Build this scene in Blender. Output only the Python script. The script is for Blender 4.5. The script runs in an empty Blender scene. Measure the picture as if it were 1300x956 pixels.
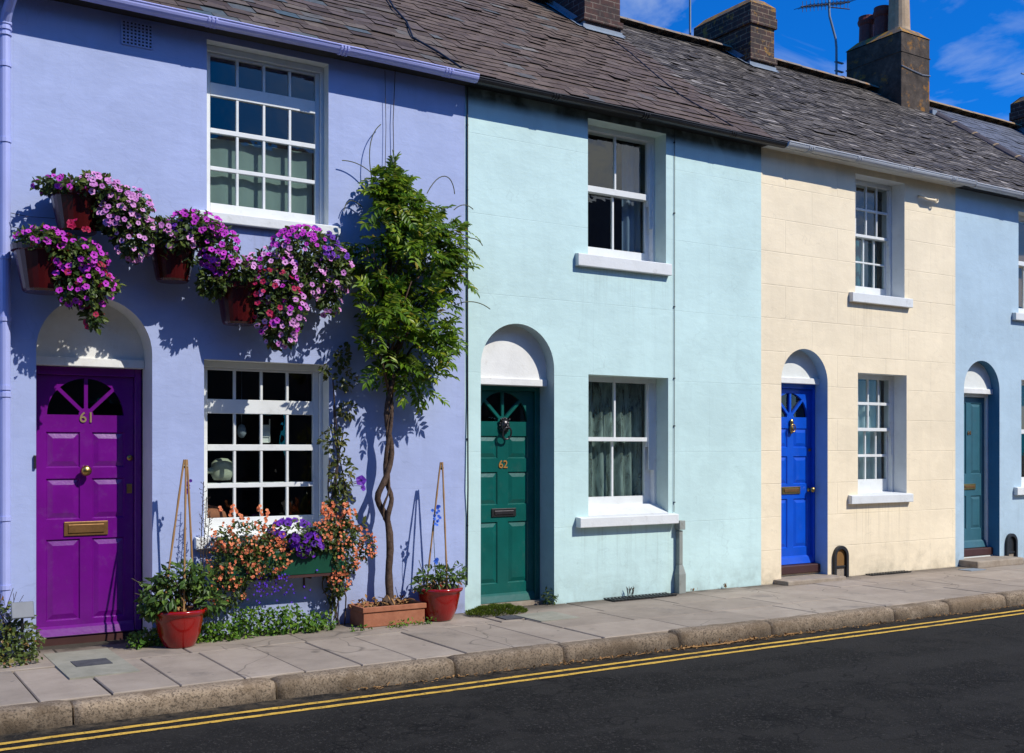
import bpy, bmesh, math, random
from mathutils import Vector, Matrix
from mathutils.geometry import tessellate_polygon
R = random.Random(7)
PI = math.pi
scene = bpy.context.scene
COL = scene.collection

# ------------------------------------------------------------------ materials
def new_mat(name):
    m = bpy.data.materials.new(name); m.use_nodes = True
    nt = m.node_tree; b = nt.nodes['Principled BSDF']
    return m, nt, b
def N(nt, t, **kw):
    n = nt.nodes.new(t)
    for k, v in kw.items():
        if hasattr(n, k): setattr(n, k, v)
        else: n.inputs[k].default_value = v
    return n
def ramp(nt, fac, stops):
    r = nt.nodes.new('ShaderNodeValToRGB'); nt.links.new(fac, r.inputs[0])
    while len(r.color_ramp.elements) < len(stops): r.color_ramp.elements.new(0.5)
    for e, (p, c) in zip(r.color_ramp.elements, stops):
        e.position = p; e.color = (*c, 1) if len(c) == 3 else c
    return r.outputs[0]
def noise(nt, co, scale, detail=4, rough=.6, dist=0):
    n = N(nt, 'ShaderNodeTexNoise'); n.inputs['Scale'].default_value = scale
    n.inputs['Detail'].default_value = detail; n.inputs['Roughness'].default_value = rough; n.inputs['Distortion'].default_value = dist
    nt.links.new(co, n.inputs['Vector']); return n.outputs[0]
def mix(nt, a, b, fac, mode='MIX'):
    m = nt.nodes.new('ShaderNodeMix'); m.data_type = 'RGBA'; m.blend_type = mode
    for s, v in ((0, fac), (6, a), (7, b)):
        if isinstance(v, (int, float)): m.inputs[s].default_value = v
        elif isinstance(v, tuple): m.inputs[s].default_value = (*v, 1)
        else: nt.links.new(v, m.inputs[s])
    return m.outputs[2]
def coords(nt, scale=(1, 1, 1), loc=(0, 0, 0)):
    t = nt.nodes.new('ShaderNodeTexCoord'); mp = nt.nodes.new('ShaderNodeMapping')
    mp.inputs['Scale'].default_value = scale; mp.inputs['Location'].default_value = loc
    nt.links.new(t.outputs['Object'], mp.inputs[0]); return mp.outputs[0]
def bump(nt, b, h, strength, dist=.01, prev=None):
    n = nt.nodes.new('ShaderNodeBump'); n.inputs['Strength'].default_value = strength; n.inputs['Distance'].default_value = dist
    nt.links.new(h, n.inputs['Height'])
    if prev: nt.links.new(prev, n.inputs['Normal'])
    nt.links.new(n.outputs[0], b.inputs['Normal']); return n.outputs[0]
def axis(nt, co, i):
    s = nt.nodes.new('ShaderNodeSeparateXYZ'); nt.links.new(co, s.inputs[0]); return s.outputs[i]
def island(nt):
    return nt.nodes.new('ShaderNodeNewGeometry').outputs['Random Per Island']

def paint(name, col, rough=.5, var=.08, bstr=.15, bscale=60, dirt=None, dirt_amt=.5):
    m, nt, b = new_mat(name); co = coords(nt)
    n = noise(nt, co, 5, 5)
    c = ramp(nt, n, [(.3, tuple(x*(1-var) for x in col)), (.7, tuple(min(1, x*(1+var)) for x in col))])
    if dirt:
        d = ramp(nt, noise(nt, co, 9, 8, .75), [(.55, (0, 0, 0)), (.75, (dirt_amt,)*3)])
        c = mix(nt, c, dirt, d)
    nt.links.new(c, b.inputs['Base Color']); b.inputs['Roughness'].default_value = rough
    bump(nt, b, noise(nt, co, bscale, 4), bstr, .004)
    return m

def wall_mat(name, col, grime, top_dark=0, blocks=None, streaks=()):
    m, nt, b = new_mat(name); co = coords(nt)
    big = noise(nt, co, .9, 6, .65)
    c = ramp(nt, big, [(.28, tuple(x*.86 for x in col)), (.72, tuple(min(1, x*1.06) for x in col))])
    # faint vertical weather streaks
    st = noise(nt, coords(nt, (7, 7, .35)), 1.5, 5, .7)
    c = mix(nt, c, tuple(x*.8 for x in col), ramp(nt, st, [(.5, (0, 0, 0)), (.8, (.35,)*3)]))
    # chips and specks
    sp = noise(nt, co, 38, 3, .6)
    c = mix(nt, c, tuple(x*.55 for x in grime), ramp(nt, sp, [(.73, (0, 0, 0)), (.78, (.5,)*3)]))
    z = axis(nt, co, 2)
    # splash-back grime along the foot of the wall
    g = nt.nodes.new('ShaderNodeMapRange'); nt.links.new(z, g.inputs[0])
    for i, v in ((1, .42), (2, -.02), (3, 0), (4, .75)): g.inputs[i].default_value = v
    gm = nt.nodes.new('ShaderNodeMath'); gm.operation = 'MULTIPLY'
    nt.links.new(g.outputs[0], gm.inputs[0])
    nt.links.new(ramp(nt, noise(nt, co, 6, 7, .7), [(.35, (.0,)*3), (.75, (1,)*3)]), gm.inputs[1])
    c = mix(nt, c, grime, gm.outputs[0])
    if top_dark:  # patchy darker band towards the top of the wall
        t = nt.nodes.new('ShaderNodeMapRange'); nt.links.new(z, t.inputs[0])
        for i, v in ((1, 4.69), (2, 4.79), (3, 0), (4, top_dark)): t.inputs[i].default_value = v
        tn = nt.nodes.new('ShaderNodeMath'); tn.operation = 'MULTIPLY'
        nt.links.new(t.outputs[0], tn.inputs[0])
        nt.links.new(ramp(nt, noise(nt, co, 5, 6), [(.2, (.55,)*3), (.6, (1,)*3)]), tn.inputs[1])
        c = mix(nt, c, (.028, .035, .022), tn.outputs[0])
    # rain streaks running down from the ends and the drip edge of each sill
    if streaks:
        xs_ = axis(nt, co, 0)
        sn = ramp(nt, noise(nt, coords(nt, (16, 1, .5)), 1.7, 5, .7), [(.50, (0,)*3), (.72, (1,)*3)])
        def mr(src, a, b_, lo, hi):
            n = nt.nodes.new('ShaderNodeMapRange'); nt.links.new(src, n.inputs[0])
            for i, v in ((1, a), (2, b_), (3, lo), (4, hi)): n.inputs[i].default_value = v
            return n.outputs[0]
        def mul(a, b_):
            n = nt.nodes.new('ShaderNodeMath'); n.operation = 'MULTIPLY'; nt.links.new(a, n.inputs[0])
            if isinstance(b_, float): n.inputs[1].default_value = b_
            else: nt.links.new(b_, n.inputs[1])
            return n.outputs[0]
        for a, b_, s_ in streaks:
            m_ = mul(mul(mr(xs_, a-.01, a+.05, 0, 1), mr(xs_, b_-.05, b_+.01, 1, 0)), mul(mr(z, s_-.75, s_, 0, 1), mr(z, s_, s_+.02, 1, 0)))
            c = mix(nt, c, tuple(x*.9 for x in grime), mul(mul(m_, sn), .38))
    # bumps: trowelled waviness, fine grain, scored joints or hairline cracks
    wavy = noise(nt, coords(nt, (1, 1, 1.6)), 3.2, 3, .5)
    fine = noise(nt, co, 110, 5, .7)
    trow = noise(nt, coords(nt, (5, 5, 9)), 1.7, 6, .62, .7)
    pt = noise(nt, co, 2.4, 3, .4, 1.2)
    c = mix(nt, c, tuple(min(1, x*1.07) for x in col), ramp(nt, pt, [(.54, (0,)*3), (.62, (.3,)*3)]))
    p = bump(nt, b, wavy, .22, .03)
    p = bump(nt, b, trow, .16, .012, p)
    p = bump(nt, b, fine, .22, .004, p)
    if blocks:
        cx = nt.nodes.new('ShaderNodeCombineXYZ'); sx = nt.nodes.new('ShaderNodeSeparateXYZ'); nt.links.new(co, sx.inputs[0])
        nt.links.new(sx.outputs[0], cx.inputs[0]); nt.links.new(sx.outputs[2], cx.inputs[1])
        br = nt.nodes.new('ShaderNodeTexBrick'); nt.links.new(cx.outputs[0], br.inputs[0])
        br.inputs['Scale'].default_value = 1; br.inputs['Mortar Size'].default_value = blocks[2]
        br.inputs['Mortar Smooth'].default_value = .6
        br.inputs['Brick Width'].default_value = blocks[0]; br.inputs['Row Height'].default_value = blocks[1]
        vn = ramp(nt, noise(nt, co, 2.2, 4), [(.3, (.15,)*3), (.6, (1,)*3)])
        j = nt.nodes.new('ShaderNodeMath'); j.operation = 'MULTIPLY'
        nt.links.new(br.outputs['Fac'], j.inputs[0]); nt.links.new(vn, j.inputs[1])
        jj = nt.nodes.new('ShaderNodeMath'); jj.operation = 'MULTIPLY'; nt.links.new(j.outputs[0], jj.inputs[0]); jj.inputs[1].default_value = blocks[3]
        c = mix(nt, c, tuple(x*.62 for x in col), jj.outputs[0])
        inv = nt.nodes.new('ShaderNodeMath'); inv.operation = 'SUBTRACT'; inv.inputs[0].default_value = 1
        nt.links.new(j.outputs[0], inv.inputs[1])
        p = bump(nt, b, inv.outputs[0], blocks[4], .006, p)
    # hairline cracks
    vo = nt.nodes.new('ShaderNodeTexVoronoi'); vo.feature = 'DISTANCE_TO_EDGE'; vo.inputs['Scale'].default_value = .8
    dn = nt.nodes.new('ShaderNodeTexNoise'); dn.inputs['Scale'].default_value = 3; nt.links.new(co, dn.inputs['Vector'])
    ad = nt.nodes.new('ShaderNodeVectorMath'); ad.operation = 'ADD'; nt.links.new(co, ad.inputs[0]); nt.links.new(dn.outputs['Color'], ad.inputs[1])
    nt.links.new(ad.outputs[0], vo.inputs['Vector'])
    cr = ramp(nt, vo.outputs['Distance'], [(0, (.22,)*3), (.004, (0,)*3)])
    c = mix(nt, c, tuple(x*.5 for x in col), cr)
    nt.links.new(c, b.inputs['Base Color']); b.inputs['Roughness'].default_value = .62
    b.inputs['Specular IOR Level'].default_value = .3
    return m

def slate_mat(name, stops, lichen=.5, fleck=.3):
    m, nt, b = new_mat(name); co = coords(nt)
    c = ramp(nt, island(nt), stops)
    n = noise(nt, co, 14, 6, .7)
    c = mix(nt, c, (.022, .019, .016), ramp(nt, n, [(.33, (.5,)*3), (.55, (0,)*3)]))
    fl = noise(nt, coords(nt, (22, 45, 45)), 1.4, 5, .75)
    c = mix(nt, c, (.30, .28, .25), ramp(nt, fl, [(.62, (0,)*3), (.74, (fleck,)*3)]))
    li = noise(nt, co, 4.6, 7, .8)
    c = mix(nt, c, (.34, .15, .02), ramp(nt, li, [(.665, (0,)*3), (.69, (lichen,)*3)]))
    nt.links.new(c, b.inputs['Base Color']); b.inputs['Roughness'].default_value = .62
    b.inputs['Specular IOR Level'].default_value = .25
    bump(nt, b, noise(nt, coords(nt, (20, 50, 50)), 1.5, 6, .7), .5, .006)
    return m

def leaf_mat(name, stops, trans=.3, rough=.45):
    m, nt, b = new_mat(name)
    c = ramp(nt, island(nt), stops)
    nt.links.new(c, b.inputs['Base Color']); b.inputs['Roughness'].default_value = rough
    b.inputs['Specular IOR Level'].default_value = .35
    t = nt.nodes.new('ShaderNodeBsdfTranslucent')
    br = mix(nt, c, (1.0, .9, .25), .35, 'MIX'); br2 = mix(nt, c, br, .3)
    nt.links.new(br2, t.inputs[0])
    ms = nt.nodes.new('ShaderNodeMixShader'); ms.inputs[0].default_value = trans
    nt.links.new(b.outputs[0], ms.inputs[1]); nt.links.new(t.outputs[0], ms.inputs[2])
    nt.links.new(ms.outputs[0], nt.nodes['Material Output'].inputs[0])
    return m
def petal_mat(name, a, bcol, trans=.25):
    return leaf_mat(name, [(0, a), (1, bcol)], trans, .6)

def glass_mat():
    m, nt, b = new_mat('window_glass'); nt.nodes.remove(b)
    tr = nt.nodes.new('ShaderNodeBsdfTransparent'); tr.inputs[0].default_value = (.80, .86, .84, 1)
    gl = nt.nodes.new('ShaderNodeBsdfGlossy'); gl.inputs['Roughness'].default_value = .0; gl.inputs[0].default_value = (.95, .93, .85, 1)
    lw = nt.nodes.new('ShaderNodeLayerWeight'); lw.inputs[0].default_value = .5
    pw = nt.nodes.new('ShaderNodeMath'); pw.operation = 'POWER'; nt.links.new(lw.outputs['Facing'], pw.inputs[0]); pw.inputs[1].default_value = 4.0
    fr = nt.nodes.new('ShaderNodeMath'); fr.operation = 'MULTIPLY_ADD'; nt.links.new(pw.outputs[0], fr.inputs[0]); fr.inputs[1].default_value = .88; fr.inputs[2].default_value = .07
    co = coords(nt); bp = nt.nodes.new('ShaderNodeBump'); bp.inputs['Strength'].default_value = .05; bp.inputs['Distance'].default_value = .02
    nt.links.new(noise(nt, co, 5, 2), bp.inputs['Height'])
    nt.links.new(bp.outputs[0], lw.inputs['Normal'])
    nt.links.new(bp.outputs[0], gl.inputs['Normal'])
    ms = nt.nodes.new('ShaderNodeMixShader')
    nt.links.new(fr.outputs[0], ms.inputs[0]); nt.links.new(tr.outputs[0], ms.inputs[1]); nt.links.new(gl.outputs[0], ms.inputs[2])
    nt.links.new(ms.outputs[0], nt.nodes['Material Output'].inputs[0])
    return m

def brick_mat(name, c1, c2, mortar, lichen=.0, mask_top=None):
    m, nt, b = new_mat(name); co = coords(nt)
    s = nt.nodes.new('ShaderNodeSeparateXYZ'); nt.links.new(co, s.inputs[0])
    a = nt.nodes.new('ShaderNodeMath'); a.operation = 'ADD'; nt.links.new(s.outputs[0], a.inputs[0]); nt.links.new(s.outputs[1], a.inputs[1])
    cx = nt.nodes.new('ShaderNodeCombineXYZ'); nt.links.new(a.outputs[0], cx.inputs[0]); nt.links.new(s.outputs[2], cx.inputs[1])
    br = nt.nodes.new('ShaderNodeTexBrick'); nt.links.new(cx.outputs[0], br.inputs[0])
    br.inputs['Scale'].default_value = 1; br.inputs['Brick Width'].default_value = .23; br.inputs['Row Height'].default_value = .077
    br.inputs['Mortar Size'].default_value = .007; br.inputs['Mortar Smooth'].default_value = .2
    br.inputs['Color1'].default_value = (*c1, 1); br.inputs['Color2'].default_value = (*c2, 1); br.inputs['Mortar'].default_value = (*mortar, 1)
    c = mix(nt, br.outputs[0], (.015, .013, .012), ramp(nt, noise(nt, co, 9, 6, .7), [(.4, (.7,)*3), (.62, (0,)*3)]))
    if lichen:
        c = mix(nt, c, (.34, .17, .02), ramp(nt, noise(nt, co, 6, 6, .75), [(.56, (0,)*3), (.62, (lichen,)*3)]))
    nt.links.new(c, b.inputs['Base Color']); b.inputs['Roughness'].default_value = .85
    inv = nt.nodes.new('ShaderNodeMath'); inv.operation = 'SUBTRACT'; inv.inputs[0].default_value = 1; nt.links.new(br.outputs['Fac'], inv.inputs[1])
    p = bump(nt, b, inv.outputs[0], .7, .012); bump(nt, b, noise(nt, co, 60, 5), .4, .006, p)
    return m

def rough_mat(name, stops, scale=12, rough=.9, bstr=.5, fine=70, speck=None, extra=None, isl=0, ilo=(.62, .6, .6)):
    m, nt, b = new_mat(name); co = coords(nt)
    c = ramp(nt, noise(nt, co, scale, 8, .72), stops)
    if isl: c = mix(nt, c, ramp(nt, island(nt), [(0, (.66, .64, .62)), (1, (1.05, 1.02, 1.0))]), isl, 'MULTIPLY')
    if speck: c = mix(nt, c, speck[0], ramp(nt, noise(nt, co, speck[1], 4, .7), [(speck[2], (0,)*3), (speck[2]+.05, (speck[3],)*3)]))
    if extra: c = mix(nt, c, extra[0], ramp(nt, noise(nt, co, extra[1], 6, .7), [(extra[2], (0,)*3), (extra[2]+.08, (extra[3],)*3)]))
    nt.links.new(c, b.inputs['Base Color']); b.inputs['Roughness'].default_value = rough
    b.inputs['Specular IOR Level'].default_value = .3
    bump(nt, b, noise(nt, co, fine, 6, .7), bstr, .008)
    return m
def metal(name, col, rough=.35, met=1):
    m, nt, b = new_mat(name); co = coords(nt)
    c = ramp(nt, noise(nt, co, 25, 5), [(.3, tuple(x*.7 for x in col)), (.7, col)])
    nt.links.new(c, b.inputs['Base Color']); b.inputs['Roughness'].default_value = rough; b.inputs['Metallic'].default_value = met
    return m
def plain(name, col, rough=.6, spec=.4, coat=0):
    m, nt, b = new_mat(name); co = coords(nt)
    c = ramp(nt, noise(nt, co, 8, 5), [(.3, tuple(x*.82 for x in col)), (.7, tuple(min(1, x*1.08) for x in col))])
    nt.links.new(c, b.inputs['Base Color']); b.inputs['Roughness'].default_value = rough
    b.inputs['Specular IOR Level'].default_value = spec; b.inputs['Coat Weight'].default_value = coat; b.inputs['Coat Roughness'].default_value = .12
    return m
def cloth_mat(name, col, alpha=.75, lace=False):
    m, nt, b = new_mat(name)
    nt.nodes.remove(b); d = nt.nodes.new('ShaderNodeBsdfDiffuse'); tl = nt.nodes.new('ShaderNodeBsdfTranslucent'); t = nt.nodes.new('ShaderNodeBsdfTransparent')
    d.inputs[0].default_value = (*col, 1); tl.inputs[0].default_value = (*col, 1)
    a = nt.nodes.new('ShaderNodeMixShader'); a.inputs[0].default_value = .3; nt.links.new(d.outputs[0], a.inputs[1]); nt.links.new(tl.outputs[0], a.inputs[2])
    ms = nt.nodes.new('ShaderNodeMixShader'); ms.inputs[0].default_value = alpha
    if lace:
        co = coords(nt, (9, 1, 1.6))
        n = noise(nt, co, 2.2, 6, .7, .8)
        nt.links.new(ramp(nt, n, [(.36, (.25,)*3), (.62, (alpha,)*3)]), ms.inputs[0])
    nt.links.new(t.outputs[0], ms.inputs[1]); nt.links.new(a.outputs[0], ms.inputs[2])
    nt.links.new(ms.outputs[0], nt.nodes['Material Output'].inputs[0])
    return m

M = {}
M['lilac'] = wall_mat('lilac_render', (.365, .43, .665), (.20, .20, .24), blocks=(40, 1.15, .004, .12, .12), streaks=[(1.316, 2.569, 3.33), (1.328, 2.57, .705)])
M['teal'] = wall_mat('pale_turquoise_render', (.55, .74, .715), (.28, .36, .32), top_dark=.9, blocks=(3.1, .74, .004, .35, .3), streaks=[(-.219, .985, 3.312), (-.213, 1.055, .733)])
M['cream'] = wall_mat('cream_scored_render', (.87, .745, .53), (.34, .28, .18), top_dark=.25, blocks=(.86, .372, .006, .32, .45), streaks=[(-.23, .876, 3.25), (-.246, .882, .858)])
M['blue'] = wall_mat('light_blue_render', (.43, .565, .655), (.2, .25, .27), streaks=[(-.493, .75, 3.24), (-.457, .8, .89)])
M['buff'] = wall_mat('buff_render', (.5, .46, .4), (.3, .27, .22))
M['white'] = paint('white_gloss_paint', (.70, .72, .71), .35, .05, .12, 50, (.35, .33, .28), .35)
M['white_stone'] = paint('white_painted_stone', (.68, .70, .69), .6, .06, .4, 45, (.36, .34, .30), .5)
M['reveal_white'] = paint('white_reveal', (.72, .74, .70), .6, .06, .3, 60, (.4, .4, .38), .3)
M['reveal_teal'] = paint('turquoise_reveal', (.54, .66, .60), .6, .06, .3, 60, (.35, .38, .36), .4)
M['reveal_cream'] = paint('pale_grey_reveal', (.66, .68, .66), .6, .06, .3, 60, (.4, .38, .34), .3)
M['reveal_blue'] = paint('blue_reveal', (.04, .17, .30), .6, .06, .3, 60, (.2, .22, .22), .3)
M['reveal_doorbounce'] = paint('door_bounce_reveal', (.30, .46, .64), .6, .06, .3, 60, (.3, .34, .36), .3)  # blue reflected from the door is mixed into this reveal colour
M['reveal_dooteal'] = paint('grey_turquoise_reveal', (.36, .47, .50), .6, .06, .3, 60, (.2, .22, .2), .4)
M['tymp'] = paint('off_white_plaster', (.74, .74, .71), .7, .08, .4, 50, (.42, .36, .26), .4)
M['purple'] = paint('purple_door_paint', (.13, .003, .19), .27, .12, .25, 22, (.20, .13, .22), .16)
M['green'] = paint('dark_green_door_paint', (.001, .088, .074), .32, .14, .25, 22, (.10, .16, .14), .2)
M['door_blue'] = paint('bright_blue_door_paint', (.001, .075, .54), .32, .10, .25, 22, (.2, .25, .42), .15)
M['door_teal'] = paint('dull_teal_door_paint', (.028, .115, .155), .45, .10, .2, 22, (.14, .2, .22), .25)
M['mauve'] = paint('mauve_gutter_paint', (.43, .45, .80), .3, .05, .05, 40)
M['mauve_pale'] = paint('lilac_pipe_paint', (.38, .42, .74), .35, .05, .05, 40)
M['black'] = plain('black_iron', (.012, .012, .013), .45, .5)
M['grey_gutter'] = paint('pale_grey_gutter', (.50, .52, .54), .45, .07, .06, 40, (.25, .24, .22), .5)
M['grey_pipe'] = paint('grey_green_pipe', (.26, .28, .25), .6, .1, .2, 30, (.14, .12, .1), .7)
M['glass'] = glass_mat()
M['brass'] = metal('brass', (.55, .36, .12), .32)
M['bronze'] = metal('old_brass_plate', (.25, .13, .045), .45, .6)
M['dark_metal'] = metal('dark_wrought_metal', (.09, .085, .09), .35, .8)
M['lead'] = plain('lead_flashing', (.22, .26, .30), .5)
M['wood_dark'] = plain('dark_stained_wood', (.055, .02, .018), .55)
M['slate_a'] = slate_mat('brown_grey_slate', [(0, (.062, .043, .034)), (.35, (.112, .082, .062)), (.6, (.118, .088, .078)), (.85, (.15, .118, .09)), (.96, (.065, .10, .12)), (1, (.32, .29, .24))], .55, .25)
M['slate_b'] = slate_mat('warm_brown_slate', [(0, (.095, .066, .050)), (.5, (.128, .090, .067)), (.93, (.148, .108, .082)), (.985, (.10, .11, .11)), (1, (.28, .24, .20))], .7, .2)
M['slate_c'] = slate_mat('old_grey_slate', [(0, (.044, .037, .030)), (.4, (.092, .077, .062)), (.8, (.135, .115, .094)), (.95, (.18, .157, .13)), (1, (.34, .30, .26))], .95, .6)
M['slate_d'] = slate_mat('smooth_blue_grey_slate', [(0, (.085, .095, .12)), (1, (.14, .15, .18))], 0, .1)
M['underlay_shade'] = plain('underlay_and_edge_shade', (.014, .012, .011), .9)
M['ridge'] = rough_mat('grey_ridge_tile', [(.3, (.16, .13, .10)), (.7, (.30, .25, .20))], 8, extra=((.42, .17, .02), 4, .53, .9))
M['ridge_new'] = rough_mat('buff_ridge_tile', [(.3, (.26, .17, .09)), (.7, (.36, .26, .15))], 8)
M['hip'] = rough_mat('dark_purple_verge_tile', [(.3, (.05, .042, .05)), (.7, (.08, .07, .08))], 8)
M['brick_dark'] = brick_mat('dark_stock_brick', (.040, .016, .010), (.085, .034, .022), (.25, .18, .11), .85)
M['brick_red'] = brick_mat('red_brown_brick', (.055, .019, .013), (.10, .036, .024), (.20, .15, .11))
M['render_stack'] = rough_mat('weathered_chimney_render', [(.3, (.028, .020, .014)), (.55, (.075, .055, .040)), (.75, (.15, .115, .085))], 7, speck=((.05, .04, .035), 30, .6, .5), extra=((.32, .14, .02), 4.5, .56, .75))
M['mortar'] = rough_mat('lichened_mortar', [(.3, (.10, .08, .06)), (.7, (.20, .15, .10))], 9, extra=((.42, .20, .02), 6, .48, .9))
M['pot_red'] = rough_mat('dark_red_clay', [(.3, (.11, .024, .02)), (.7, (.19, .05, .036))], 9, .6, .2)
M['pot_buff'] = rough_mat('buff_clay', [(.3, (.34, .22, .12)), (.7, (.48, .34, .20))], 7, .7, .2)
M['glaze_red'] = plain('red_glaze', (.27, .005, .004), .14, .5, .5)
M['glaze_brown'] = plain('oxblood_glaze', (.06, .005, .005), .22, .5, .3)
M['terracotta'] = rough_mat('terracotta', [(.3, (.26, .09, .045)), (.7, (.40, .16, .085))], 9, .8, .25)
M['soil'] = rough_mat('dry_leaf_litter', [(.3, (.045, .03, .018)), (.7, (.16, .09, .045))], 25, 1, .8)
M['cane'] = plain('bamboo_cane', (.34, .19, .075), .5)
M['bark'] = rough_mat('grey_brown_bark', [(.3, (.030, .018, .012)), (.7, (.125, .080, .056))], 26, .9, .8, 40)
M['stem'] = plain('thin_green_stem', (.09, .09, .03), .6)
M['stem_dry'] = plain('dry_stem', (.06, .04, .028), .7)
M['box_green'] = plain('dark_green_box', (.004, .055, .03), .4)
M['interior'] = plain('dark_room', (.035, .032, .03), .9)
M['interior_pale'] = plain('dim_room_wall', (.14, .13, .12), .9)
M['slab'] = rough_mat('pavement_slab', [(.25, (.25, .208, .165)), (.55, (.345, .292, .234)), (.8, (.41, .352, .288))], 2.2, .9, .35, 120, ((.16, .14, .12), 55, .62, .4), ((.15, .13, .11), 1.3, .58, .55), isl=.55)
nt_ = M['slab'].node_tree; b_ = nt_.nodes['Principled BSDF']; co_ = coords(nt_)
src_ = b_.inputs['Base Color'].links[0].from_socket
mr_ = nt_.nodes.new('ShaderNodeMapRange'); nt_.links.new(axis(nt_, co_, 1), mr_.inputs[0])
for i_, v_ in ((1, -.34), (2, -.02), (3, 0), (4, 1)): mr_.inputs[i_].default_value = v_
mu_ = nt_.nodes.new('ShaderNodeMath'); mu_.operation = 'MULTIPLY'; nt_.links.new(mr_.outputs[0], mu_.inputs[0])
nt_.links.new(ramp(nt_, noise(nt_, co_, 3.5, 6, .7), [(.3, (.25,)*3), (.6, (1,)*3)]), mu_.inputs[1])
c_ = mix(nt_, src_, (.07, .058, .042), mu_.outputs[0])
st_ = noise(nt_, co_, 5.5, 8, .75)
c_ = mix(nt_, c_, (.15, .125, .10), ramp(nt_, st_, [(.60, (0,)*3), (.72, (.55,)*3)]))
vg_ = nt_.nodes.new('ShaderNodeTexVoronoi'); vg_.inputs['Scale'].default_value = 4.5; nt_.links.new(co_, vg_.inputs['Vector'])
c_ = mix(nt_, c_, (.10, .09, .08), ramp(nt_, vg_.outputs['Distance'], [(.055, (.7,)*3), (.075, (0,)*3)]))
vc_ = nt_.nodes.new('ShaderNodeTexVoronoi'); vc_.feature = 'DISTANCE_TO_EDGE'; vc_.inputs['Scale'].default_value = .55
nn_ = nt_.nodes.new('ShaderNodeTexNoise'); nn_.inputs['Scale'].default_value = 1.2; nt_.links.new(co_, nn_.inputs['Vector'])
va_ = nt_.nodes.new('ShaderNodeVectorMath'); va_.operation = 'ADD'; nt_.links.new(co_, va_.inputs[0]); nt_.links.new(nn_.outputs['Color'], va_.inputs[1]); nt_.links.new(va_.outputs[0], vc_.inputs['Vector'])
c_ = mix(nt_, c_, (.06, .05, .04), ramp(nt_, vc_.outputs['Distance'], [(0, (.6,)*3), (.004, (0,)*3)]))
nt_.links.new(c_, b_.inputs['Base Color'])
M['slab_green'] = rough_mat('greenish_concrete', [(.3, (.20, .195, .15)), (.7, (.33, .315, .25))], 4, .9, .3, 90, ((.2, .19, .15), 40, .62, .4))
M['joint'] = rough_mat('dirty_joint', [(.3, (.03, .027, .02)), (.7, (.07, .06, .045))], 20)
M['kerb'] = rough_mat('granite_kerb', [(.3, (.20, .155, .11)), (.6, (.32, .26, .19)), (.8, (.44, .36, .27))], 16, .95, .9, 75, ((.05, .04, .03), 70, .52, .7), ((.13, .095, .06), 2.2, .5, .6))
nt_ = M['kerb'].node_tree; b_ = nt_.nodes['Principled BSDF']
src_ = b_.inputs['Base Color'].links[0].from_socket; co_ = coords(nt_)
c_ = mix(nt_, src_, ramp(nt_, island(nt_), [(0, (.78, .74, .70)), (.5, (1.0, .96, .91)), (1, (1.25, 1.18, 1.10))]), 1.0, 'MULTIPLY')
z_ = nt_.nodes.new('ShaderNodeMapRange'); nt_.links.new(axis(nt_, co_, 2), z_.inputs[0])
for i_, v_ in ((1, -.125), (2, -.03), (3, .8), (4, 0)): z_.inputs[i_].default_value = v_
mz_ = nt_.nodes.new('ShaderNodeMath'); mz_.operation = 'MULTIPLY'; nt_.links.new(z_.outputs[0], mz_.inputs[0])
nt_.links.new(ramp(nt_, noise(nt_, co_, 5, 7, .75), [(.3, (.2,)*3), (.6, (1,)*3)]), mz_.inputs[1])
c_ = mix(nt_, c_, (.028, .022, .015), mz_.outputs[0]); nt_.links.new(c_, b_.inputs['Base Color'])
M['stone'] = rough_mat('worn_step_stone', [(.3, (.24, .19, .14)), (.7, (.38, .32, .25))], 9, .9, .6, 60)
M['asphalt'] = rough_mat('asphalt', [(.3, (.0095, .0092, .0085)), (.7, (.017, .0163, .0148))], 1.3, .95, 1.0, 60, ((.075, .07, .062), 58, .58, .8), ((.026, .0245, .022), 1.6, .50, .7))
nt_ = M['asphalt'].node_tree; b_ = nt_.nodes['Principled BSDF']; src_ = b_.inputs['Base Color'].links[0].from_socket; co_ = coords(nt_)
bn_ = noise(nt_, coords(nt_, (.06, 1.1, 1)), 1.6, 4, .5)
c_ = mix(nt_, src_, (.031, .0295, .027), ramp(nt_, bn_, [(.48, (0,)*3), (.62, (.5,)*3)]))
vc_ = nt_.nodes.new('ShaderNodeTexVoronoi'); vc_.feature = 'DISTANCE_TO_EDGE'; vc_.inputs['Scale'].default_value = .5
nn_ = nt_.nodes.new('ShaderNodeTexNoise'); nn_.inputs['Scale'].default_value = 3; nt_.links.new(co_, nn_.inputs['Vector'])
va_ = nt_.nodes.new('ShaderNodeVectorMath'); va_.operation = 'ADD'; nt_.links.new(co_, va_.inputs[0]); nt_.links.new(nn_.outputs['Color'], va_.inputs[1]); nt_.links.new(va_.outputs[0], vc_.inputs['Vector'])
c_ = mix(nt_, c_, (.004, .004, .004), ramp(nt_, vc_.outputs['Distance'], [(0, (.8,)*3), (.008, (0,)*3)]))
yg_ = nt_.nodes.new('ShaderNodeMapRange'); nt_.links.new(axis(nt_, co_, 1), yg_.inputs[0])
for i_, v_ in ((1, -2.12), (2, -1.93), (3, 0), (4, 1)): yg_.inputs[i_].default_value = v_
ym_ = nt_.nodes.new('ShaderNodeMath'); ym_.operation = 'MULTIPLY'; nt_.links.new(yg_.outputs[0], ym_.inputs[0]); nt_.links.new(ramp(nt_, noise(nt_, co_, 12, 7, .75), [(.42, (0,)*3), (.62, (.8,)*3)]), ym_.inputs[1])
c_ = mix(nt_, c_, (.11, .085, .055), ym_.outputs[0]); nt_.links.new(c_, b_.inputs['Base Color'])
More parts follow.
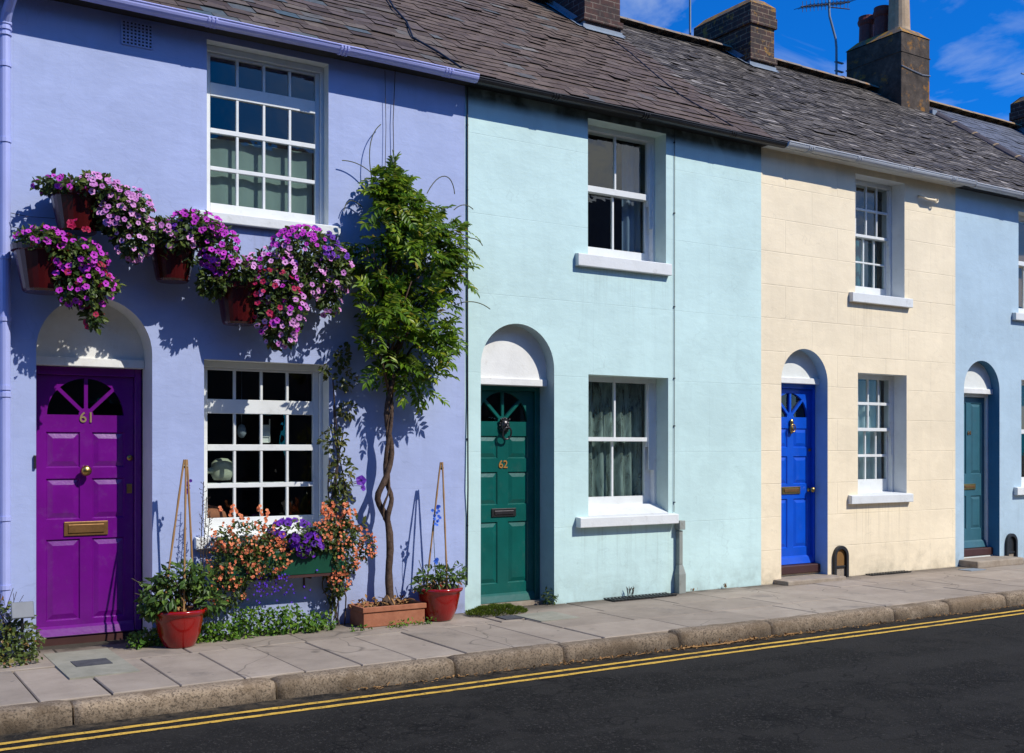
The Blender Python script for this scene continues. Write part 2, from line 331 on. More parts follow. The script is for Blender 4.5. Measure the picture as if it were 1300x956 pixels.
M['asphalt'].node_tree.nodes['Principled BSDF'].inputs['Specular IOR Level'].default_value = .12
M['yellow'] = rough_mat('yellow_road_paint', [(.3, (.50, .29, .04)), (.7, (.80, .50, .08))], 7, .75, .8, 90, ((.05, .04, .025), 42, .585, .85), ((.16, .11, .04), 5, .56, .5))
M['debris'] = rough_mat('dead_leaf', [(.3, (.20, .10, .035)), (.7, (.42, .24, .09))], 20)
M['ground'] = rough_mat('far_ground', [(.3, (.10, .09, .07)), (.7, (.16, .15, .11))], .5)
M['plastic_grey'] = plain('grey_plastic', (.15, .165, .19), .5)
M['wist'] = leaf_mat('wisteria_leaf', [(0, (.020, .060, .004)), (.28, (.085, .18, .008)), (.65, (.115, .225, .011)), (.88, (.22, .33, .014)), (.97, (.34, .38, .025)), (1, (.30, .15, .03))], .38, .38)
M['petleaf'] = leaf_mat('petunia_leaf', [(0, (.020, .045, .010)), (.6, (.055, .095, .018)), (1, (.13, .17, .03))], .25)
M['clemleaf'] = leaf_mat('clematis_leaf', [(0, (.035, .055, .010)), (.6, (.085, .105, .018)), (1, (.17, .15, .03))], .25)
M['weedleaf'] = leaf_mat('weed_leaf', [(0, (.03, .09, .008)), (.6, (.085, .19, .015)), (1, (.19, .31, .03))], .25)
M['ivyleaf'] = leaf_mat('low_bush_leaf', [(0, (.035, .06, .012)), (.6, (.09, .13, .025)), (.9, (.17, .19, .04)), (1, (.28, .12, .05))], .25)
M['gerleaf'] = leaf_mat('pot_plant_leaf', [(0, (.022, .055, .012)), (.6, (.06, .125, .022)), (1, (.16, .25, .04))], .25)
M['mossleaf'] = leaf_mat('thyme_leaf', [(0, (.03, .06, .004)), (.6, (.08, .13, .008)), (1, (.15, .19, .015))], .2)
M['pink'] = petal_mat('pale_pink_petal', (.55, .16, .52), (.80, .38, .72))
M['magenta'] = petal_mat('magenta_petal', (.40, .010, .40), (.66, .05, .62))
M['crimson'] = petal_mat('crimson_petal', (.34, .002, .04), (.50, .006, .09))
M['violet'] = petal_mat('violet_petal', (.07, .008, .26), (.17, .02, .46))
M['throat'] = petal_mat('dark_throat', (.10, .004, .09), (.18, .012, .15))
M['orange'] = petal_mat('salmon_orange_petal', (.66, .15, .06), (.88, .32, .15))
M['skyblue'] = petal_mat('blue_petal', (.03, .10, .58), (.06, .2, .75))
M['lobelia'] = petal_mat('lobelia_petal', (.05, .01, .4), (.12, .03, .6))
M['net'] = cloth_mat('lace_net', (.42, .54, .51), .85, True)
M['voile'] = cloth_mat('pale_green_voile', (.32, .44, .41), .82)
M['drape_blue'] = cloth_mat('grey_blue_drape', (.22, .30, .42), 1)
M['drape_white'] = cloth_mat('white_blue_drape', (.55, .68, .74), .95)
M['drape_teal'] = cloth_mat('teal_drape', (.06, .20, .26), 1)
M['blind'] = cloth_mat('brown_blind', (.35, .22, .12), 1)
M['canpale'] = plain('pale_green_enamel', (.46, .50, .38), .35, .5, .3)
M['num_gold'] = metal('gold_numeral', (.75, .55, .28), .3, .7)
M['num_orange'] = plain('ochre_numeral', (.36, .17, .035), .5)
M['bronze_back'] = plain('ochre_rust', (.20, .10, .025), .8)
M['slate_plate'] = rough_mat('worn_dark_plate', [(.3, (.04, .042, .048)), (.7, (.09, .09, .095))], 9)
M['opp_wall'] = plain('dark_opposite_wall', (.16, .10, .08), .9)

# ------------------------------------------------------------------ mesh helper
class MB:
    def __init__(s): s.v = []; s.f = []; s.m = []
    def add(s, vs, fs, m=0):
        o = len(s.v); s.v += [tuple(v) for v in vs]
        for f in fs: s.f.append([i + o for i in f]); s.m.append(m)
        return s
    def box(s, x0, x1, y0, y1, z0, z1, m=0, xf=None):
        vs = [(x, y, z) for x in (x0, x1) for y in (y0, y1) for z in (z0, z1)]
        if xf: vs = [xf @ Vector(v) for v in vs]
        return s.add(vs, [(0, 1, 3, 2), (4, 6, 7, 5), (0, 4, 5, 1), (2, 3, 7, 6), (0, 2, 6, 4), (1, 5, 7, 3)], m)
    def tube(s, pts, r, n=8, m=0, cap=True):
        pts = [Vector(p) for p in pts]; k = len(pts)
        rs = r if isinstance(r, (list, tuple)) else [r]*k
        vs = []; up = None
        for i, p in enumerate(pts):
            t = (pts[min(i+1, k-1)] - pts[max(i-1, 0)])
            t = t.normalized() if t.length > 1e-9 else Vector((0, 0, 1))
            if up is None:
                up = Vector((0, 0, 1)) if abs(t.z) < .9 else Vector((0, 1, 0))
            a = t.cross(up).normalized(); b = a.cross(t).normalized(); up = b
            for j in range(n):
                q = 2*PI*j/n; vs.append(p + (a*math.cos(q) + b*math.sin(q))*rs[i])
        fs = [(i*n+j, i*n+(j+1) % n, (i+1)*n+(j+1) % n, (i+1)*n+j) for i in range(k-1) for j in range(n)]
        if cap: fs += [tuple(range(n))[::-1], tuple((k-1)*n+j for j in range(n))]
        return s.add(vs, fs, m)
    def lathe(s, prof, c, n=24, m=0, a0=0, a1=2*PI, sx=1, sy=1):
        full = abs(a1-a0-2*PI) < 1e-6; k = n if full else n+1
        vs = [(c[0]+r*sx*math.cos(a0+(a1-a0)*j/n), c[1]+r*sy*math.sin(a0+(a1-a0)*j/n), c[2]+z) for r, z in prof for j in range(k)]
        fs = []
        for i in range(len(prof)-1):
            for j in range(n):
                j2 = (j+1) % k if full else j+1
                fs.append((i*k+j, i*k+j2, (i+1)*k+j2, (i+1)*k+j))
        return s.add(vs, fs, m)
    def prism(s, poly, y0, y1, m=0):
        n = len(poly); vs = [(x, y0, z) for x, z in poly] + [(x, y1, z) for x, z in poly]
        tri = tessellate_polygon([[Vector((x, z, 0)) for x, z in poly]])
        fs = [tuple(t) for t in tri] + [tuple(i+n for i in t[::-1]) for t in tri] + [(i, (i+1) % n, n+(i+1) % n, n+i) for i in range(n)]
        return s.add(vs, fs, m)
    def holed(s, outer, holes, y, m=0):
        loops = [outer]+holes; flat = [p for l in loops for p in l]
        tri = tessellate_polygon([[Vector((x, z, 0)) for x, z in l] for l in loops])
        return s.add([(x, y, z) for x, z in flat], [tuple(t) for t in tri], m)
    def strip(s, loop, y0, y1, m=0):
        n = len(loop)
        return s.add([(x, y0, z) for x, z in loop]+[(x, y1, z) for x, z in loop], [(i, (i+1) % n, n+(i+1) % n, n+i) for i in range(n)], m)
    def build(s, name, mats, parent=None, smooth=False, bevel=0, recalc=True, seg=2):
        me = bpy.data.meshes.new(name); me.from_pydata(s.v, [], s.f)
        mats = mats if isinstance(mats, (list, tuple)) else [mats]
        for mt in mats: me.materials.append(mt)
        me.polygons.foreach_set('material_index', s.m)
        if recalc:
            bm = bmesh.new(); bm.from_mesh(me); bmesh.ops.recalc_face_normals(bm, faces=bm.faces); bm.to_mesh(me); bm.free()
        if smooth: me.polygons.foreach_set('use_smooth', [True]*len(me.polygons))
        o = bpy.data.objects.new(name, me); COL.objects.link(o)
        if parent is not None:
            o.parent = parent
            w = Vector((0, 0, 0)); p = parent
            while p is not None: w += Vector(p.location); p = p.parent
            me.transform(Matrix.Translation(-w))
        if smooth == 'auto' or bevel:
            pass
        if bevel:
            b = o.modifiers.new('edge', 'BEVEL'); b.width = bevel; b.segments = seg; b.limit_method = 'ANGLE'; b.angle_limit = math.radians(40)
        return o
def tag(o, label=None, cat=None, group=None, kind=None):
    for k, v in (('label', label), ('category', cat), ('group', group), ('kind', kind)):
        if v: o[k] = v
    return o
def empty(name, loc, label, cat, group=None):
    o = bpy.data.objects.new(name, None); COL.objects.link(o); o.location = loc; o.empty_display_size = .2
    return tag(o, label, cat, group)
def arch(x0, x1, z0, zs, n=24, jit=0):
    c = (x0+x1)/2; r = (x1-x0)/2
    p = [(x0, z0)] + [(c - r*math.cos(PI*i/n), zs + r*math.sin(PI*i/n)) for i in range(n+1)] + [(x1, z0)]
    return p
def rect(x0, x1, z0, z1): return [(x0, z0), (x1, z0), (x1, z1), (x0, z1)]

# ------------------------------------------------------------------ foliage helpers
def rdir(rng=R):
    while True:
        v = Vector((rng.uniform(-1, 1), rng.uniform(-1, 1), rng.uniform(-1, 1)))
        if .05 < v.length < 1: return v.normalized()
def leaf(mb, p, d, nrm, L, W, m=0):
    d = d.normalized(); s = d.cross(nrm)
    if s.length < 1e-4: s = d.orthogonal()
    s.normalize(); n = s.cross(d).normalized()
    a = p; t = p + d*L - n*L*.15; mid = p + d*L*.5 - n*W*.12
    l = p + d*L*.42 + s*W*.5 + n*W*.10; r = p + d*L*.42 - s*W*.5 + n*W*.10
    l2 = p + d*L*.75 + s*W*.30; r2 = p + d*L*.75 - s*W*.30
    mb.add([a, l, l2, t, mid, r2, r], [(0, 1, 2, 4), (4, 2, 3), (0, 4, 5, 6), (4, 3, 5)], m)
def bloom(mb, p, nrm, r, mo=0, mt=1):
    nrm = nrm.normalized(); a = nrm.orthogonal().normalized(); b = nrm.cross(a); q0 = R.uniform(0, 6)
    vs = [p - nrm*r*.55]
    for i in range(10):
        q = q0+2*PI*i/10; vs.append(p - nrm*r*.12 + (a*math.cos(q)+b*math.sin(q))*r*.27)
    for i in range(10):
        q = q0+2*PI*i/10; k = r*(1.0 if i % 2 == 0 else .84)
        vs.append(p + nrm*r*(.05 if i % 2 else -.06) + (a*math.cos(q)+b*math.sin(q))*k)
    o = len(mb.v); mb.v += [tuple(v) for v in vs]
    for i in range(10):
        j = (i+1) % 10
        mb.f.append([o, o+1+i, o+1+j]); mb.m.append(mt)
        mb.f.append([o+1+i, o+11+i, o+11+j, o+1+j]); mb.m.append(mo)
def in_blob(b, shell=.35):
    d = rdir(); k = (shell + (1-shell)*R.random())**.5
    return Vector((b[0]+d.x*b[3]*k, b[1]+d.y*b[4]*k, b[2]+d.z*b[5]*k)), d
def pick(blobs):
    ws = [(b[3]*b[4]*b[5])**.6 for b in blobs]; return R.choices(blobs, ws)[0]
def fill_leaves(mb, blobs, n, L, ratio=.55, droop=.3, ymax=-.012):
    for _ in range(n):
        b = pick(blobs); p, d = in_blob(b)
        if p.y > ymax: p.y = ymax - R.random()*.03
        if p.z < .005: p.z = .005 + R.random()*.03
        dd = (d*.8 + rdir()*.9 + Vector((0, -.15, -droop))).normalized()
        nr = (d*.5 + rdir()*.7 + Vector((.1, -.4, .6))).normalized()
        l = L*R.uniform(.55, 1.25)
        leaf(mb, p, dd, nr, l, l*ratio*R.uniform(.8, 1.2))
def fill_blooms(mb, blobs, n, r, ymax=-.03, keep=None):
    k = 0
    for _ in range(n*6):
        if k >= n: break
        b = pick(blobs); d = rdir()
        if d.y > .35: continue
        p = Vector((b[0]+d.x*b[3]*1.04, b[1]+d.y*b[4]*1.1, b[2]+d.z*b[5]*1.04))
        if p.y > ymax or p.z < .02: continue
        if keep and not keep(p): continue
        bloom(mb, p, d*.6+Vector((-.15, -.75, .35))+rdir()*.4, r*R.uniform(.75, 1.15)); k += 1

# ------------------------------------------------------------------ setting: road, pavement, kerb
g = MB(); g.add([(-300, -300, -.22), (400, -300, -.22), (400, 400, -.22), (-300, 400, -.22)], [(0, 1, 2, 3)]); tag(g.build('ground', M['ground']), kind='structure')
def ko(x): return -.008*(x-7)       # the kerb runs very slightly out of parallel with the houses
KF = -1.93
rd = MB(); nx = 40
rd.add([(-60, -9.2, -.13), (120, -9.2, -.13), (120, -1.2, -.13), (-60, -1.2, -.13)], [(0, 1, 2, 3)]); tag(rd.build('road', M['asphalt']), kind='structure')
yl = MB()
for y in (-2.165, -2.300):
    pts = [(-4+i*.06) for i in range(600)]
    vs = []
    for x in pts: vs += [(x, y+ko(x)+R.uniform(-.005, .005)+.025+.006*math.sin(x*1.3), -.126), (x, y+ko(x)+R.uniform(-.005, .005)-.025+.006*math.sin(x*1.3), -.126)]
    yl.add(vs, [(2*i, 2*i+1, 2*i+3, 2*i+2) for i in range(len(pts)-1)])
tag(yl.build('road_marking', M['yellow']), kind='structure')

pv = MB()
def slab(x0, x1, y0, y1):
    gp = .0055; z = R.uniform(-.004, .002); tx, ty = R.uniform(-.003, .003), R.uniform(-.002, .002)
    x0 += gp; x1 -= gp; y0 += gp; y1 -= gp
    vs = []
    for x, y, in ((x0, y0), (x1, y0), (x1, y1), (x0, y1)):
        vs.append((x, y, z + tx*(x-x0)/(x1-x0) + ty*(y-y0)/(y1-y0)))
    c = .006
    ins = [(x0+c, y0+c), (x1-c, y0+c), (x1-c, y1-c), (x0+c, y1-c)]
    top = [(x, y, v[2]) for (x, y), v in zip(ins, vs)]
    low = [(v[0], v[1], v[2]-c) for v in vs]; bot = [(v[0], v[1], -.06) for v in vs]
    f = [(0, 1, 2, 3)]
    for a, b in ((0, 4), (4, 8)):
        f += [(a+i, a+(i+1) % 4, b+(i+1) % 4, b+i) for i in range(4)]
    pv.add(top+low+bot, f)
x = -6.0
KB = -1.775
while x < 5.2:                                             # long narrow flags by the lilac house
    w = .418
    slab(x, x+w, KB+ko(x)+.0, -.66+R.uniform(-.01, .01)); x += w
x1 = x; x = -6.0
while x < 5.2:
    w = R.choice((.84, .62, .9)); w = min(w, 5.25-x) if 5.25-x > .2 else 5.25-x
    slab(x, x+w, -.655, .03); x += w
rows = [(-.62, .03), (-1.2, -.62), (KB-.02, -1.2)]
for i, (a, b) in enumerate(rows):
    x = x1 + (.0 if i == 2 else R.uniform(.0, .1)) if i else 5.25
    if i < 2: x = max(5.25, x)
    if i == 1 and x > x1: x = x1
    while x < 34:
        w = R.choice((.62, .78, .92, .92)); slab(x, x+w, a if i < 2 else a+ko(x), b); x += w
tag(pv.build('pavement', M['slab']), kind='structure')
bed = MB(); bed.add([(-8, -1.8+.12, -.016), (36, -2.0+.1, -.016), (36, 6, -.016), (-8, 6, -.016)], [(0, 1, 2, 3)])
tag(bed.build('pavement_bed', M['joint']), kind='structure')

def kerb(name, xs, side=1):
    kb = MB()
    for x0, x1 in xs:
        nx, ny, nz = max(4, int((x1-x0)/.05)), 4, 4
        g0 = .007
        from mathutils import noise as mn
        prof = [(KB, -.004), (KB-.04, .003), (KB-.085, .002), (KF+.035, -.002), (KF+.012, -.012), (KF+.002, -.032), (KF-.004, -.075), (KF-.008, -.14)]
        k = len(prof); vs = []
        dz = R.uniform(-.012, .006); sl = R.uniform(-.01, .01)
        for i in range(nx+1):
            u = i/nx; x = x0+g0+(x1-x0-2*g0)*u; e = min(u, 1-u)*(x1-x0)
            er = -.012*max(0, 1-e/.03)
            for y, z in prof:
                nz_ = mn.noise(Vector((x*9, y*30, z*30)))*.006 + mn.noise(Vector((x*30, y*60, z*60)))*.0035
                vs.append((x, y+ko(x)+nz_-er*.6, z+dz+sl*(u-.5)+nz_*.8+er if z > -.1 else z))
        fs = [(i*k+j, i*k+j+1, (i+1)*k+j+1, (i+1)*k+j) for i in range(nx) for j in range(k-1)]
        fs += [tuple(range(k)), tuple(nx*k+j for j in range(k))]
        kb.add(vs, fs)
    return kb.build(name, M['kerb'], smooth=True)
xs = []; x = -6.0
for L in (1.2, 1.25, 1.1, 1.3, 1.2, 1.22, 1.25, 1.33, .95, 1.15, 1.05, 1.62, .83, .92, 1.02, 1.3, 1.1, 1.2, .9, 1.2, 1.1, 1.2, 1.0, 1.2, 1.1, 1.2, 1.0, 1.2, 1.1, 1.2):
    xs.append((x, x+L)); x += L
kb = kerb('kerb', xs); tag(kb, kind='structure')

op = MB(); op.box(-60, 120, -11.2, -9.2, -.2, 0); tag(op.build('pavement', M['slab']), kind='structure')

# leaf litter in the gutter
db = MB()
for _ in range(700):
    x = R.gauss(6.3, .8) if R.random() < .4 else R.uniform(3, 12)
    y = KF + ko(x) - abs(R.gauss(0, .035)) - .012
    leaf(db, Vector((x, y, -.124)), Vector((R.uniform(-1, 1), R.uniform(-.3, .3), R.uniform(0, .3))), Vector((0, 0, 1)), R.uniform(.015, .05), R.uniform(.008, .02))
tag(db.build('fallen_leaves', M['debris'], recalc=False), 'brown dead leaves and grit caught along the foot of the kerb', 'leaf litter', kind='stuff')
rv = MB(); px = [(5.95+i*.09, KF+ko(6.4)-.03-.035*math.sin(i*.42)-R.uniform(0, .006), -.12) for i in range(16)]
rv.tube(px, .006, 5); tag(rv.build('dry_twig', M['debris']), 'long pale dry twig lying in the gutter against the kerb', 'twig')

# ------------------------------------------------------------------ house kit
EY, EZ, RY, RZ = -.185, 4.908, 3.30, 7.45
SL = (RZ-EZ)/(RY-EY); SA = math.atan(SL); SLEN = math.hypot(RZ-EZ, RY-EY)
def roofpt(x, s, h=0):
    return Vector((x, EY+s*math.cos(SA)-h*math.sin(SA), EZ+s*math.sin(SA)+h*math.cos(SA)))
from mathutils import noise as mnoise
def sag(x, s): return .016*mnoise.noise(Vector((x*.8, s*.9, 0)))+.010*mnoise.noise(Vector((x*3, s*3, 5)))
def slates(x0, x1, w, gauge, jit, thick=.008, lift=.014, seed=1):
    mb = MB(); rng = random.Random(seed); s = -.02; row = 0
    while s < SLEN+.01:
        x = x0 - (w*.5 if row % 2 else 0)
        while x < x1-.01:
            ww = w*rng.uniform(1-jit*.5, 1+jit*.5)
            a, b = max(x, x0)+.0018, min(x+ww, x1)-.0018
            if b-a > .02:
                js = rng.gauss(0, jit*gauge*.12); lf = lift*rng.uniform(.6, 1.35)+ (rng.random() < .03)*.012
                tw = rng.gauss(0, jit*.012)
                s0 = s+js; s1 = min(s+gauge*2.1, SLEN+.02)
                pts = []
                for (xx, ss, hh) in ((a, s0+tw, lf), (b, s0-tw, lf), (b, s1, .002), (a, s1, .002)):
                    h = hh+sag(xx, ss); pts.append((roofpt(xx, ss, h), roofpt(xx, ss, h-thick)))
                # clipped or broken lower corner now and then
                t = [p[0] for p in pts]; u = [p[1] for p in pts]
                mb.add(t+u, [(0, 1, 2, 3)]); o_ = len(mb.v)-8
                mb.f += [[o_+q for q in f_] for f_ in ((0, 4, 5, 1), (1, 5, 6, 2), (3, 7, 4, 0))]; mb.m += [1]*3  # slate edges coloured dark to paint the shaded gaps between courses
            x += ww
        s += gauge; row += 1
    return mb
def make_roof(root, x0, x1, mat, w, gauge, jit, lift, ridge_mat, seed):
    mb = slates(x0, x1, w, gauge, jit, .008, lift, seed)
    rf = mb.build('roof', [mat, M['underlay_shade']], root, recalc=False)
    dk = MB()
    vs = [roofpt(x0, .0, -.02), roofpt(x1, .0, -.02), roofpt(x1, SLEN, -.02), roofpt(x0, SLEN, -.02)]
    bk = [Vector((v.x, 2*RY-v.y, v.z)) for v in vs]
    dk.add(vs, [(0, 1, 2, 3)]); dk.add(bk, [(0, 1, 2, 3)])
    dk.build('roof_deck', M['underlay_shade'], rf)
    rd_ = MB(); x = x0; rng = random.Random(seed+5)
    while x < x1-.05:
        L = min(.33, x1-x); h = .02*rng.uniform(.3, 1)+sag(x, SLEN); n = 6
        vs = []
        for xx in (x+.003, x+L-.003):
            for i in range(n+1):
                q = PI*(.1+.8*i/n); vs.append((xx, RY-.13*math.cos(q), RZ-.015+.10*math.sin(q)+h))
        rd_.add(vs, [(i, i+1, n+2+i, n+1+i) for i in range(n)] + [tuple(range(n+1)), tuple(range(n+1, 2*n+2))])
        x += L
    rd_.build('ridge_tiles', ridge_mat, rf, smooth=False)
    return rf

def make_wall(root, x0, x1, holes, mat, rmat, dr=None, ztop=4.90):
    """front wall sheet with real openings; holes = [(loop, reveal depth)]"""
    mb = MB(); mb.holed(rect(x0, x1, -.1, ztop), [h for h, d in holes], 0, 0)
    for h, d in holes: mb.strip(h, 0, d, 2 if len(h) > 6 else 1)
    return mb.build('wall', [mat, rmat, M[dr] if dr else rmat], root)

def make_window(root, X0, X1, z0, z1, d, gx0, gx1, cols, upper, lower=None, mid=None, sill=None, style='sash', sillmat='white_stone', depth_extra=0, sill_y=-.06, name='window'):
    """upper / lower: lists of (z bottom, z top) pane rows. gx0..gx1 glass extent"""
    fr = MB(); j = .001
    jw = .028
    # box frame
    fr.box(X0+j, X0+jw, d, d+.13, z0, z1-j); fr.box(X1-jw, X1-j, d, d+.13, z0, z1-j); fr.box(X0+jw, X1-jw, d, d+.13, z1-.05, z1-j)
    gl = MB()
    def sash(rows, y, bot, top, g0, g1):
        a, b = X0+jw+.001, X1-jw-.001
        fr.box(a, g0, y, y+.04, bot, top); fr.box(g1, b, y, y+.04, bot, top)
        zs = [bot]+[v for r in sorted(rows) for v in r]+[top]
        for i in range(0, len(zs), 2):
            th = zs[i+1]-zs[i]; yy = y if th > .04 else y+.004
            fr.box(g0, g1, yy, y+.04, zs[i], zs[i+1])
        bw = .011
        for k in range(1, cols):
            xc = g0+(g1-g0)*k/cols
            for r in rows: fr.box(xc-bw, xc+bw, y+.005, y+.035, r[0], r[1])
        gl.add([(g0, y+.02, bot+.005), (g1, y+.02, bot+.005), (g1, y+.02, top-.005), (g0, y+.02, top-.005)], [(0, 1, 2, 3)])
    if style == 'fixed':
        bottom = sill[3] if sill else z0
        sash(upper, d+.03, bottom, z1-.051, gx0, gx1)
    else:
        sash(upper, d+.02, mid[0], z1-.051, gx0, gx1)
        sash(lower, d+.066, (sill[3] if sill else z0), mid[1]-.001, gx0+.006, gx1+.004)
        # parting bead and sash horns
        fr.box(gx1+.012, X1-jw-.001, d+.006, d+.0195, mid[0]-.3, z1-.052)
        for xx in (gx0-.02, gx1+.004): fr.box(xx, xx+.018, d+.022, d+.058, mid[0]-.06, mid[0])
    w = fr.build(name, M['white'], root, bevel=.003, seg=1)
    gl.build('pane', M['glass'], w, recalc=False)
    if sill:
        a, b, s0, s1 = sill
        sb = MB(); y0 = sill_y
        vs = [(a, y0, s0), (b, y0, s0), (b, .0, s0), (a, .0, s0), (a, y0, s1-.008), (b, y0, s1-.008), (b, .0, s1), (a, .0, s1)]
        sb.add(vs, [(0, 1, 2, 3), (4, 5, 6, 7), (0, 1, 5, 4), (1, 2, 6, 5), (2, 3, 7, 6), (3, 0, 4, 7)])
        sb.add([(X0+.002, -.001, s1-.012), (X1-.002, -.001, s1-.012), (X1-.002, d+.12, s1-.012), (X0+.002, d+.12, s1-.012),
                (X0+.002, -.001, s1+.001), (X1-.002, -.001, s1+.001), (X1-.002, d+.12, s1+.018), (X0+.002, d+.12, s1+.018)],
               [(0, 1, 2, 3), (4, 5, 6, 7), (0, 1, 5, 4), (1, 2, 6, 5), (2, 3, 7, 6), (3, 0, 4, 7)])
        sb.build('sill', M[sillmat], w, bevel=.007)
    return w

def fan_sectors(cx, z0, r, n=4, gap=.014, hub=.055):
    out = []
    for k in range(n):
        a0, a1 = PI*k/n, PI*(k+1)/n
        def edge(a, rr, sgn):      # point at radius rr, offset sideways by gap from the spoke at angle a
            return (cx + rr*math.cos(a) - sgn*gap*math.sin(a), z0 + rr*math.sin(a) + sgn*gap*math.cos(a))
        g0 = gap if k > 0 else 0.0; g1 = gap if k < n-1 else 0.0
        pts = []
        da0 = math.asin(g0/r); da1 = math.asin(g1/r)
        st = 6
        for i in range(st+1):
            a = a0+da0+(a1-da1-a0-da0)*i/st; pts.append((cx+r*math.cos(a), z0+r*math.sin(a)))
        h0 = math.asin(min(.9, g0/hub)); h1 = math.asin(min(.9, g1/hub))
        for i in range(3):
            a = a1-h1-(a1-h1-a0-h0)*i/2; pts.append((cx+hub*math.cos(a), z0+hub*math.sin(a)))
        out.append(pts)
    return out
def make_door(root, x0, x1, z0, z1, y, mat, panels, fan=None, weather=None):
    mb = MB(); holes = [rect(*p) for p in panels]; secs = []
    if fan:
        secs = fan_sectors(*fan); holes += secs
    mb.holed(rect(x0, x1, z0, z1), holes, y)
    mb.strip(rect(x0, x1, z0, z1), y, y+.045)
    for p in panels:
        a, b, c, d = p; i1, i2, dp = .014, .050, .013
        r0 = [(a, y, c), (b, y, c), (b, y, d), (a, y, d)]
        r1 = [(a+i1*.6, y+dp, c+i1*.6), (b-i1*.6, y+dp, c+i1*.6), (b-i1*.6, y+dp, d-i1*.6), (a+i1*.6, y+dp, d-i1*.6)]
        r2 = [(a+i1, y+dp, c+i1), (b-i1, y+dp, c+i1), (b-i1, y+dp, d-i1), (a+i1, y+dp, d-i1)]
        r3 = [(a+i2, y+.002, c+i2), (b-i2, y+.002, c+i2), (b-i2, y+.002, d-i2), (a+i2, y+.002, d-i2)]
        fs = [(q*4+i, q*4+(i+1) % 4, q*4+4+(i+1) % 4, q*4+4+i) for q in range(3) for i in range(4)]+[(12, 13, 14, 15)]
        mb.add(r0+r1+r2+r3, fs)
    for s_ in secs: mb.strip(s_, y, y+.03)
    if weather:
        w0, w1 = weather
        vs = [(x0+.004, y-.003, w1), (x1-.004, y-.003, w1), (x1-.004, y-.022, w1-.02), (x0+.004, y-.022, w1-.02), (x0+.004, y-.045, w0), (x1-.004, y-.045, w0), (x1-.004, y-.003, w0), (x0+.004, y-.003, w0)]
        mb.add(vs, [(0, 1, 2, 3), (3, 2, 5, 4), (4, 5, 6, 7), (0, 3, 4, 7), (1, 6, 5, 2)])
    d = mb.build('door', mat, root)
    if fan:
        gl = MB(); gl.add([(fan[0]-fan[2], y+.025, fan[1]), (fan[0]+fan[2], y+.025, fan[1]), (fan[0]+fan[2], y+.025, fan[1]+fan[2]), (fan[0]-fan[2], y+.025, fan[1]+fan[2])], [(0, 1, 2, 3)])
        gl.build('fanlight_pane', M['glass'], d, recalc=False)
    return d
def door_frame(root, x0, x1, z0, zt, y, mat, lin0, lin1, jw=.05):
    mb = MB(); mb.box(x0+.001, x0+jw, y-.035, y+.06, z0, zt); mb.box(x1-jw, x1-.001, y-.035, y+.06, z0, zt); mb.box(x0+jw, x1-jw, y-.035, y+.06, lin0, zt-.001)
    return mb.build('door_frame', mat, root, bevel=.004, seg=1)
def tympanum(root, x0, x1, zs, y, zl, mat, yd):
    mb = MB(); r = (x1-x0)/2; c = (x0+x1)/2; n = 24
    poly = [(x0-.02, zl+.03), (x1+.02, zl+.03)]+[(c+(r+.02)*math.cos(PI*i/n), zs+(r+.02)*math.sin(PI*i/n)) for i in range(n+1)]
    mb.prism(poly, y, y+.06)
    t = mb.build('tympanum', mat, root)
    lb = MB(); lb.box(x0+.002, x1-.002, y-.025, yd+.03, zl-.035, zl+.032); lb.build('lintel', M['tymp'], t, bevel=.005)
    return t
def letter_plate(door, x0, x1, z0, z1, y, mat, flap):
    mb = MB(); mb.box(x0, x1, y-.012, y-.001, z0, z1); o = mb.build('letter_plate', mat, door, bevel=.004)
    f = MB(); f.box(x0+.03, x1-.03, y-.020, y-.011, z0+.022, z1-.022); f.build('flap', flap, door, bevel=.004)
    return o
def knob(door, x, y, z, r, mat):
    mb = MB(); prof = [(r*.75, 0), (r*.75, .006), (r*.4, .010), (r*.35, .03), (r*.7, .036), (r, .055), (r*.95, .072), (r*.6, .085), (.0005, .088)]
    m = MB(); m.lathe(prof, (0, 0, 0), 20)
    m.v = [(x+a, y-c, z+b) for a, b, c in m.v]
    return m.build('door_knob', mat, door, smooth=True)
def numeral(door, txt, x, y, z, size, mat):
    cu = bpy.data.curves.new('numeral', 'FONT'); cu.body = txt; cu.size = size; cu.extrude = .004; cu.align_x = 'CENTER'; cu.align_y = 'CENTER'; cu.offset = .0012
    t = bpy.data.objects.new('tmp_numeral', cu); COL.objects.link(t)
    bpy.context.view_layer.update()
    me = bpy.data.meshes.new_from_object(t.evaluated_get(bpy.context.evaluated_depsgraph_get()))
    bpy.data.objects.remove(t); bpy.data.curves.remove(cu)
    me.transform(Matrix.Rotation(PI/2, 4, 'X')); 
    w = Vector((0, 0, 0)); p = door
    while p is not None: w += Vector(p.location); p = p.parent
    me.transform(Matrix.Translation(Vector((x, y-.005, z))-w))
    me.materials.clear(); me.materials.append(mat)
    o = bpy.data.objects.new('house_number', me); COL.objects.link(o); o.parent = door
    return o
